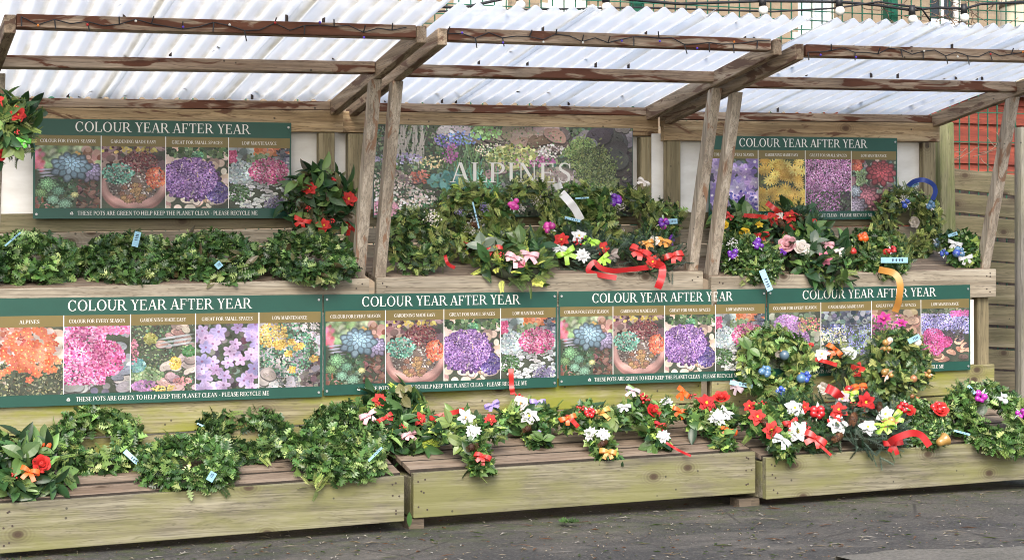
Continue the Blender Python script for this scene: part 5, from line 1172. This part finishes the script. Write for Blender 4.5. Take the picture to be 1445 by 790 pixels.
cross('evergreen cross with a large dark red poinsettia, white flower and orange bow', 1000, 590, 100, [('poinsettia', 997, 569, 38, 'red'), ('carnation', 1012, 590, 36, 'white'), ('bow', 1026, 582, 24, 'silver'), ('bow', 1028, 609, 26, 'orange'), ('bow', 966, 553, 26, 'orange'), ('rose', 1018, 563, 22, 'scarlet'), ('berries', 979, 561, 12, 'red'), ('leaves', 994, 594, 26, 'lime')], leg=.24)
cross('evergreen cross at the plank joint with three red poinsettias and a silver bow', 1082, 597, 96, [('poinsettia', 1058, 573, 24, 'scarlet'), ('poinsettia', 1069, 588, 32, 'scarlet'), ('poinsettia', 1089, 607, 34, 'scarlet'), ('bow', 1105, 621, 28, 'silver'), ('cone', 1081, 598, 16, 'cone'), ('berries', 1077, 569, 9, 'red')], leg=.24)
# right bench
wreath('fir_wreath', 'fir wreath with white poinsettias, frosted red berries and a big red bow', 'wreath', 'fir wreaths on the right bench', 1140, 600, 116, 42, [('fir', .9), ('hollys', .15)], tube=.075,
       decos=[('poinsettia', 1121, 576, 36, 'white'), ('poinsettia', 1126, 609, 40, 'white'), ('poinsettia', 1181, 599, 38, 'white'), ('bow', 1151, 618, 36, 'scarlet'), ('ribbon', 'scarlet', .016, [(1153, 624, .02), (1163, 633, .05), (1173, 642, .06)]), ('bow', 1116, 597, 24, 'scarlet'), ('pickfrost', 1154, 582, 30, 'red'), ('poinsettia', 1135, 574, 22, 'scarlet'), ('cone', 1179, 619, 20, 'cone'), ('berries', 1137, 602, 14, 'red')])
wreath('fir_wreath', 'blue spruce wreath with lime bows and a long red ribbon over the front plank', 'wreath', 'fir wreaths on the right bench', 1222, 598, 128, 40, [('spruce', 1.0), ('fir', .2)], tube=.08,
       decos=[('poinsettia', 1184, 579, 34, 'scarlet'), ('poinsettia', 1222, 567, 36, 'red'), ('poinsettia', 1225, 603, 32, 'white'), ('poinsettia', 1250, 585, 34, 'white'), ('bow', 1246, 602, 36, 'lime'), ('bow', 1261, 591, 32, 'lime'), ('pickgold', 1255, 600, 30, 'gold'), ('bow', 1180, 590, 22, 'scarlet'), ('cone', 1203, 595, 22, 'cone'), ('cone', 1241, 576, 16, 'cone'),
              ('poinsettia', 1189, 563, 30, 'mauve'), ('bow', 1199, 556, 26, 'lime'), ('bauble', 1198, 552, 14, 'red'), ('ribbon', 'red', .055, [(1190, 565, .0), (1178, 553, .03), (1166, 547, .03)]), ('bow', 1212, 546, 24, 'orange'),
              ('ribbon', 'red', .040, [(1252, 628, .0), (1262, 619, .05), (1285, 611, .07), (1300, 614, .08), (1312, 629, .08)]), ('bow', 1260, 626, 30, 'red'), ('berries', 1203, 574, 14, 'red')])
wreath('box_wreath', 'small-leaved wreath with two glittery red roses and a golden bell', 'wreath', None, 1298, 598, 104, 40, [('box', 1.0), ('hollys', .12)], tube=.075,
       decos=[('pick', 1275, 577, 26, 'red'), ('rose', 1283, 580, 16, 'scarlet'), ('rose', 1326, 579, 22, 'scarlet'), ('pick', 1322, 577, 26, 'red'), ('bell', 1327, 622, 19, 'gold'), ('tag', 1346, 607, 1369, 613, .010)])
wreath('holly_wreath', 'big spiky-leaved wreath with purple baubles at the right end of the bench', 'wreath', HB, 1400, 592, 150, 40, [('holly', .75), ('cedar', .28)], tube=.08,
       decos=[('pick', 1382, 560, 28, 'plum'), ('pick', 1416, 563, 22, 'silver'), ('pick', 1441, 585, 24, 'plum'), ('tag', 1366, 544, 1376, 555, .016), ('leaves', 1390, 571, 24, 'silver')])
wreath('conifer_sprig', 'green conifer sprig hanging over the plank below the purple-bauble wreath', 'sprig', None, 1424, 625, 40, 70, [('cedar', 1.6)], shape='bar', tube=.03, core=False, dens=.4, roll=1.3, Y=7.645)
# standing wreaths before the lower signs
wreath('standing_wreath', 'standing wreath with blue and grey baubles in front of the low maintenance photo', 'wreath', 'wreaths standing against the lower signs', 1095, 517, 132, 68, [('holly', .45), ('leyland', .5)], tube=.080, Y=8.12,
       decos=[('bauble', 1107, 501, 16, 'slate'), ('rose', 1099, 499, 10, 'ivory'), ('pick', 1078, 525, 26, 'sky'), ('bauble', 1082, 527, 13, 'sky'), ('pick', 1136, 533, 26, 'blue'), ('bauble', 1130, 535, 15, 'sky'), ('pick', 1101, 553, 22, 'blue'), ('bow', 1042, 545, 26, 'mauve'), ('tag', 1030, 539, 1062, 545, .022), ('leaves', 1058, 492, 30, 'limeg')])
wreath('standing_cross', 'standing evergreen cross with orange bow, white flowers and one red poinsettia', 'cross', None, 1186, 515, 80, 66, [('fir', .5), ('leyland', .45), ('laurel', .1)], shape='cross', tube=.045, Y=8.13, leg=.16, up=.12,
       decos=[('poinsettia', 1160, 501, 30, 'white'), ('bow', 1179, 493, 28, 'orange'), ('rose', 1197, 502, 22, 'white'), ('poinsettia', 1208, 522, 30, 'scarlet'), ('ribbon', 'scarlet', .024, [(1150, 507, .02), (1165, 510, .04), (1181, 515, .04)]), ('bow', 1141, 487, 16, 'scarlet'), ('rose', 1163, 548, 16, 'ivory')])
wreath('standing_wreath', 'tall standing wreath with magenta lilies, gold baubles and a gold ribbon', 'wreath', 'wreaths standing against the lower signs', 1268, 512, 112, 72, [('hollyd', .5), ('leyland', .5)], tube=.085, Y=8.11, shape='ring',
       decos=[('lily', 1248, 451, 34, 'magenta'), ('lily', 1272, 457, 26, 'magenta'), ('pickgold', 1250, 489, 26, 'gold'), ('bauble', 1256, 481, 10, 'ivory'), ('pickgold', 1252, 528, 26, 'gold'), ('bauble', 1288, 535, 12, 'copper'), ('pickgold', 1290, 560, 22, 'copper'), ('bauble', 1294, 484, 13, 'ivory'), ('pickgold', 1310, 528, 18, 'gold'), ('tag', 1282, 482, 1298, 474, .028), ('leaves', 1228, 537, 30, 'limeg'),
              ('ribbon', 'amber', .042, [(1263, 440, .0), (1268, 425, .04), (1270, 400, .07), (1262, 386, .06), (1240, 380, .02)])])
wreath('conifer_bunch', 'dark conifer bunch under the lilies behind the red glitter roses', 'wreath', None, 1250, 556, 104, 60, [('hollyd', .5), ('leyland', .4)], shape='bar', tube=.075, Y=8.12)
# upper shelf, left
wreath('holly_wreath', 'holly wreath at the far left of the upper shelf, long thin blue tag', 'wreath', HS, 44, 368, 150, 25, holly, surf='shelf', tube=.064, decos=[('tag', 7, 347, 29, 328, .008)])
wreath('holly_wreath', 'dark holly wreath on the upper shelf with an upright blue price tag', 'wreath', HS, 182, 368, 146, 25, [('hollyd', .6), ('holly', .4), ('cedar', .1)], surf='shelf', tube=.064, decos=[('tag', 190, 348, 195, 327, .030)])
wreath('holly_wreath', 'holly wreath on the upper shelf below the purple mound photo, small blue clip', 'wreath', HS, 306, 365, 142, 27, [('hollyd', .5), ('holly', .5), ('bronze', .12)], surf='shelf', tube=.064, decos=[('tag', 305, 377, 312, 371, .03)])
wreath('holly_wreath', 'holly wreath on the upper shelf beneath the hanging red poinsettia wreath', 'wreath', HS, 438, 366, 146, 27, [('hollyd', .65), ('holly', .35), ('bronze', .05)], surf='shelf', tube=.066)
wreath('poinsettia_wreath', 'leafy wreath with red poinsettias and red bows hung on the left stand back', 'wreath', None, 450, 286, 112, 86, [('laurel', .75), ('bronze', .3), ('hollyd', .12)], shape='disc', tube=.08, surf='hang', Y=8.66,
       decos=[('poinsettia', 437, 267, 28, 'scarlet'), ('poinsettia', 492, 281, 32, 'scarlet'), ('poinsettia', 457, 318, 28, 'scarlet'), ('bow', 427, 311, 26, 'scarlet'), ('bow', 491, 317, 28, 'scarlet'), ('berries', 471, 253, 12, 'red'), ('berries', 436, 294, 9, 'red'), ('berries', 470, 312, 10, 'red')])
wreath('poinsettia_wreath', 'hanging wreath with red poinsettias and a lime bow cut by the left edge', 'wreath', None, 4, 178, 112, 88, [('laurel', .6), ('cedar', .5), ('leyland', .3)], shape='disc', tube=.09, surf='hang', Y=7.92,
       decos=[('poinsettia', 25, 162, 32, 'scarlet'), ('bow', 31, 200, 26, 'limeg'), ('berries', 26, 187, 10, 'red'), ('rose', 0, 219, 16, 'red'), ('leaves', 20, 205, 30, 'lime'), ('poinsettia', -6, 142, 30, 'scarlet')])
# upper shelf, middle
SH = 'wreaths on the upper shelf'
wreath('conifer_wreath', 'plain bushy conifer wreath on the upper shelf behind the two middle-left posts', 'wreath', SH, 586, 342, 112, 74, [('leyland', .5), ('hollyd', .45)], surf='shelf', tube=.08,
       decos=[('statice', 608, 308, 32, 'ivory'), ('ribbon', 'red', .02, [(628, 360, .03), (632, 372, .03), (642, 378, .03)])])
wreath('conifer_wreath', 'conifer wreath with white dried flowers and a teasel under the ALPINES letters', 'wreath', SH, 668, 312, 128, 76, [('leyland', .75), ('holly', .2), ('gold', .05)], surf='shelf', tube=.085,
       decos=[('statice', 670, 313, 34, 'white'), ('teasel', 671, 320, 14, 'cone'), ('statice', 664, 327, 20, 'ivory'), ('tag', 667, 285, 676, 322, .008), ('statice', 648, 300, 14, 'violet'), ('berries', 658, 344, 8, 'red'), ('statice', 683, 293, 18, 'violet')], Y=8.66)
wreath('conifer_wreath', 'wreath ring with pink baubles and white dried flowers below the word ALPINES', 'wreath', SH, 748, 305, 112, 78, [('leyland', .75), ('hollyd', .2)], surf='shelf', tube=.055,
       decos=[('pick', 724, 288, 28, 'magenta'), ('bauble', 723, 291, 13, 'magenta'), ('statice', 759, 284, 22, 'ivory'), ('pick', 775, 323, 26, 'magenta'), ('bauble', 772, 322, 13, 'magenta'), ('statice', 736, 294, 16, 'ivory')], Y=8.64)
wreath('conifer_wreath', 'low conifer spray with pale pink bows and an orange-red bow at the shelf front', 'wreath', SH, 722, 366, 120, 40, [('cedar', .65), ('laurel', .35), ('gold', .1)], surf='shelf', shape='disc', tube=.07,
       decos=[('bow', 697, 350, 28, 'scarlet'), ('bow', 727, 364, 30, 'palepink'), ('bow', 746, 360, 30, 'palepink'), ('rose', 735, 373, 12, 'pink'), ('berries', 706, 360, 9, 'red'), ('leaves', 680, 350, 40, 'silver'), ('leaves', 736, 344, 34, 'limeg')])
wreath('conifer_wreath', 'green conifer wreath with a wide white ribbon loop', 'wreath', SH, 818, 306, 112, 76, [('leyland', .55), ('holly', .45)], surf='shelf', tube=.085, Y=8.66,
       decos=[('ribbon', 'white', .050, [(792, 272, .03), (803, 284, .06), (812, 296, .06), (820, 311, .05)]), ('ribbon', 'white', .042, [(778, 269, .0), (784, 264, .05), (793, 261, .04)]), ('tag', 797, 307, 819, 312, .014), ('tag', 812, 280, 831, 279, .008)])
wreath('spruce_wreath', 'blue spruce wreath with white and red poinsettias and lime bows, shelf front', 'wreath', SH, 820, 357, 106, 36, [('spruce', .9), ('fir', .2)], surf='shelf', tube=.072, shape='disc',
       decos=[('poinsettia', 793, 339, 30, 'scarlet'), ('poinsettia', 817, 334, 30, 'white'), ('bow', 835, 341, 26, 'lime'), ('bow', 799, 358, 30, 'lime'), ('poinsettia', 850, 351, 28, 'scarlet'), ('carnation', 822, 361, 28, 'white'), ('bow', 849, 365, 26, 'lime'), ('bow', 791, 350, 24, 'silver'), ('berries', 814, 342, 12, 'red'), ('leaves', 862, 359, 20, 'mauve')])
wreath('conifer_wreath', 'dark conifer wreath with a purple bauble cluster left of the middle-right posts', 'wreath', SH, 885, 312, 110, 78, [('leyland', .8), ('hollyd', .2)], surf='shelf', tube=.058, Y=8.68,
       decos=[('pick', 866, 284, 28, 'purple'), ('bauble', 864, 285, 12, 'purple'), ('bauble', 872, 281, 11, 'plum'), ('statice', 874, 292, 18, 'ivory'), ('statice', 877, 329, 16, 'mauve'), ('ribbon', 'purple', .014, [(858, 285, .02), (847, 287, .04), (840, 294, .04)]), ('bow', 908, 258, 20, 'ivory')])
wreath('holly_wreath', 'narrow holly wreath with purple baubles and blue tag beside the middle-right posts', 'wreath', HS, 936, 308, 66, 78, [('holly', .6), ('leyland', .4)], surf='shelf', tube=.06, Y=8.68,
       decos=[('pick', 936, 315, 24, 'purple'), ('bauble', 939, 313, 10, 'plum'), ('bauble', 936, 321, 9, 'plum'), ('tag', 940, 313, 956, 312, .028)])
wreath('spruce_wreath', 'dark fir wreath with red bows and a long red ribbon trailing over the shelf', 'wreath', SH, 916, 362, 100, 38, [('spruce', .55), ('fir', .55)], surf='shelf', tube=.07, shape='disc',
       decos=[('bow', 904, 356, 34, 'scarlet'), ('poinsettia', 921, 370, 30, 'scarlet'), ('bow', 949, 361, 32, 'scarlet'), ('bow', 936, 341, 26, 'amber'), ('bow', 912, 343, 24, 'amber'), ('rose', 923, 341, 14, 'ivory'), ('cone', 931, 364, 14, 'cone'), ('bow', 945, 338, 18, 'purple'),
              ('ribbon', 'red', .032, [(916, 377, .02), (890, 380, .06), (865, 382, .07), (848, 378, .07), (838, 370, .08), (830, 382, .09), (846, 388, .10), (870, 392, .12)]), ('ribbon', 'red', .045, [(925, 371, .02), (934, 376, .10), (934, 390, .13), (928, 407, .13)])])
# upper shelf, right
wreath('rose_posy', 'leafy posy with two yellow roses and red bows on the upper right shelf', 'wreath', SH, 1046, 326, 92, 50, [('laurel', .7), ('ivy', .3)], surf='shelf', shape='disc', tube=.07, Y=8.62,
       decos=[('rose', 1050, 330, 16, 'yellow'), ('lily', 1070, 318, 20, 'yellow'), ('bow', 1074, 332, 24, 'scarlet'), ('bow', 1030, 305, 16, 'scarlet'), ('rose', 1022, 318, 12, 'yellow'), ('ribbon', 'scarlet', .028, [(1048, 304, .02), (1066, 305, .05), (1083, 307, .05)]), ('leaves', 1055, 310, 34, 'limeg')])
wreath('box_wreath', 'tiny-leaved wreath with purple baubles and a blue tag over the shelf edge', 'wreath', SH, 1056, 366, 110, 40, [('box', .55), ('hollys', .4), ('leyland', .12)], surf='shelf', shape='disc', tube=.075,
       decos=[('pick', 1034, 360, 24, 'purple'), ('bauble', 1036, 362, 10, 'purple'), ('pick', 1070, 346, 26, 'purple'), ('bauble', 1068, 347, 12, 'purple'), ('statice', 1033, 344, 22, 'white'), ('bow', 1105, 355, 12, 'purple'), ('tag', 1075, 381, 1087, 410, .032)])
wreath('poinsettia_wreath', 'dark fir spray with red poinsettias, cones and one white rose, upper right', 'wreath', SH, 1122, 324, 96, 50, [('fir', .9), ('laurel', .2)], surf='shelf', shape='disc', tube=.07, Y=8.58,
       decos=[('poinsettia', 1092, 309, 28, 'scarlet'), ('anemone', 1098, 306, 20, 'ivory'), ('poinsettia', 1115, 306, 28, 'scarlet'), ('poinsettia', 1116, 326, 32, 'scarlet'), ('poinsettia', 1147, 318, 28, 'scarlet'), ('rose', 1146, 329, 22, 'ivory'), ('cone', 1128, 308, 18, 'cone'), ('cone', 1103, 318, 16, 'cone'), ('rose', 1136, 331, 14, 'pink'), ('ribbon', 'scarlet', .034, [(1103, 302, .02), (1092, 294, .05), (1082, 286, .05)])])
wreath('lily_spray', 'laurel spray with pink lilies, pink bow and white rose at the shelf front', 'wreath', SH, 1152, 362, 118, 42, [('laurel', .8), ('cedar', .2), ('box', .1)], surf='shelf', shape='disc', tube=.07,
       decos=[('lily', 1163, 366, 32, 'pink'), ('rose', 1112, 346, 24, 'palepink'), ('bow', 1168, 345, 20, 'palepink'), ('rose', 1130, 351, 22, 'ivory'), ('berries', 1122, 345, 12, 'red'), ('bow', 1184, 354, 18, 'ivory'), ('leaves', 1146, 344, 30, 'silver')])
wreath('box_wreath', 'green wreath with shiny red and orange baubles and a blue tag, upper right', 'wreath', SH, 1240, 358, 104, 42, [('hollys', .6), ('box', .3), ('leyland', .2)], surf='shelf', tube=.07,
       decos=[('bauble', 1204, 356, 13, 'scarlet'), ('pick', 1200, 354, 20, 'red'), ('bauble', 1219, 337, 13, 'orange'), ('pickgold', 1217, 336, 24, 'orange'), ('bauble', 1252, 357, 13, 'scarlet'), ('pick', 1260, 355, 22, 'red'), ('tag', 1243, 367, 1281, 367, .030)])
wreath('conifer_wreath', 'tall dark conifer wreath with a blue ribbon loop and blue baubles', 'wreath', SH, 1282, 316, 116, 80, [('leyland', .85), ('hollyd', .2)], surf='shelf', tube=.068, Y=8.66,
       decos=[('pick', 1277, 287, 20, 'blue'), ('pick', 1312, 291, 22, 'sky'), ('bauble', 1311, 292, 10, 'sky'), ('statice', 1274, 281, 18, 'ivory'), ('rose', 1292, 313, 15, 'ivory'), ('pick', 1321, 343, 20, 'slate'), ('ribbon', 'blue', .031, [(1281, 263, .0), (1290, 256, .04), (1303, 254, .07), (1316, 260, .05), (1320, 270, .03), (1316, 282, .02)]), ('tag', 1286, 263, 1296, 258, .022)])
wreath('holly_wreath', 'small green wreath with blue baubles and silver bows at the shelf right end', 'wreath', HS, 1358, 354, 76, 55, [('hollys', .5), ('ivy', .4)], surf='shelf', shape='disc', tube=.06,
       decos=[('bauble', 1350, 358, 13, 'blue'), ('pick', 1352, 357, 24, 'sky'), ('bow', 1348, 343, 22, 'silver'), ('pick', 1333, 358, 18, 'blue'), ('bow', 1362, 364, 22, 'silver'), ('tag', 1338, 333, 1351, 329, .018)])
# fallen sprig and leaves on the ground
P = ground(802, 741); rg = np.random.default_rng(5)
mb = MB()
for k in range(7):
    a = rg.uniform(0, 6.28); d = np.array([math.cos(a), math.sin(a), .25]); d = nrm(d); nn = nrm(np.array([0, -.3, 1])+rg.normal(0, .3, 3)); nn = nrm(nn-d*np.dot(nn, d)); p = np.cross(d, nn); V0, F0 = HOLLY; L = .05
    mb.add([P+np.array([0, 0, .016])+p*v[0]*L+d*v[1]*L+nn*v[2]*L for v in V0], F0, tn((.05, .11, .025), rg, .4))
mb.tube([P+(0, 0, .018), P+(.06, .01, .012), P+(.10, .0, .015)], .002, 5, (.1, .06, .03))
tag(obj('fallen_sprig', mb, M['leaf'], smooth=True), 'small fallen sprig of green leaves lying alone on the asphalt', 'sprig')
P = at(577, 737, 7.66); P[2] = gz(P[0])+.03; V0, F0 = LAUREL; mb = MB()
mb.add([P+np.array([v[0]*.06, -.006-abs(v[0])*.01, .05-v[1]*.065+.01]) for v in V0], F0, (.05, .12, .03))
tag(obj('fallen_leaf', mb, M['leaf'], smooth=True), 'single green leaf on the ground by the left plank joint', 'leaf')
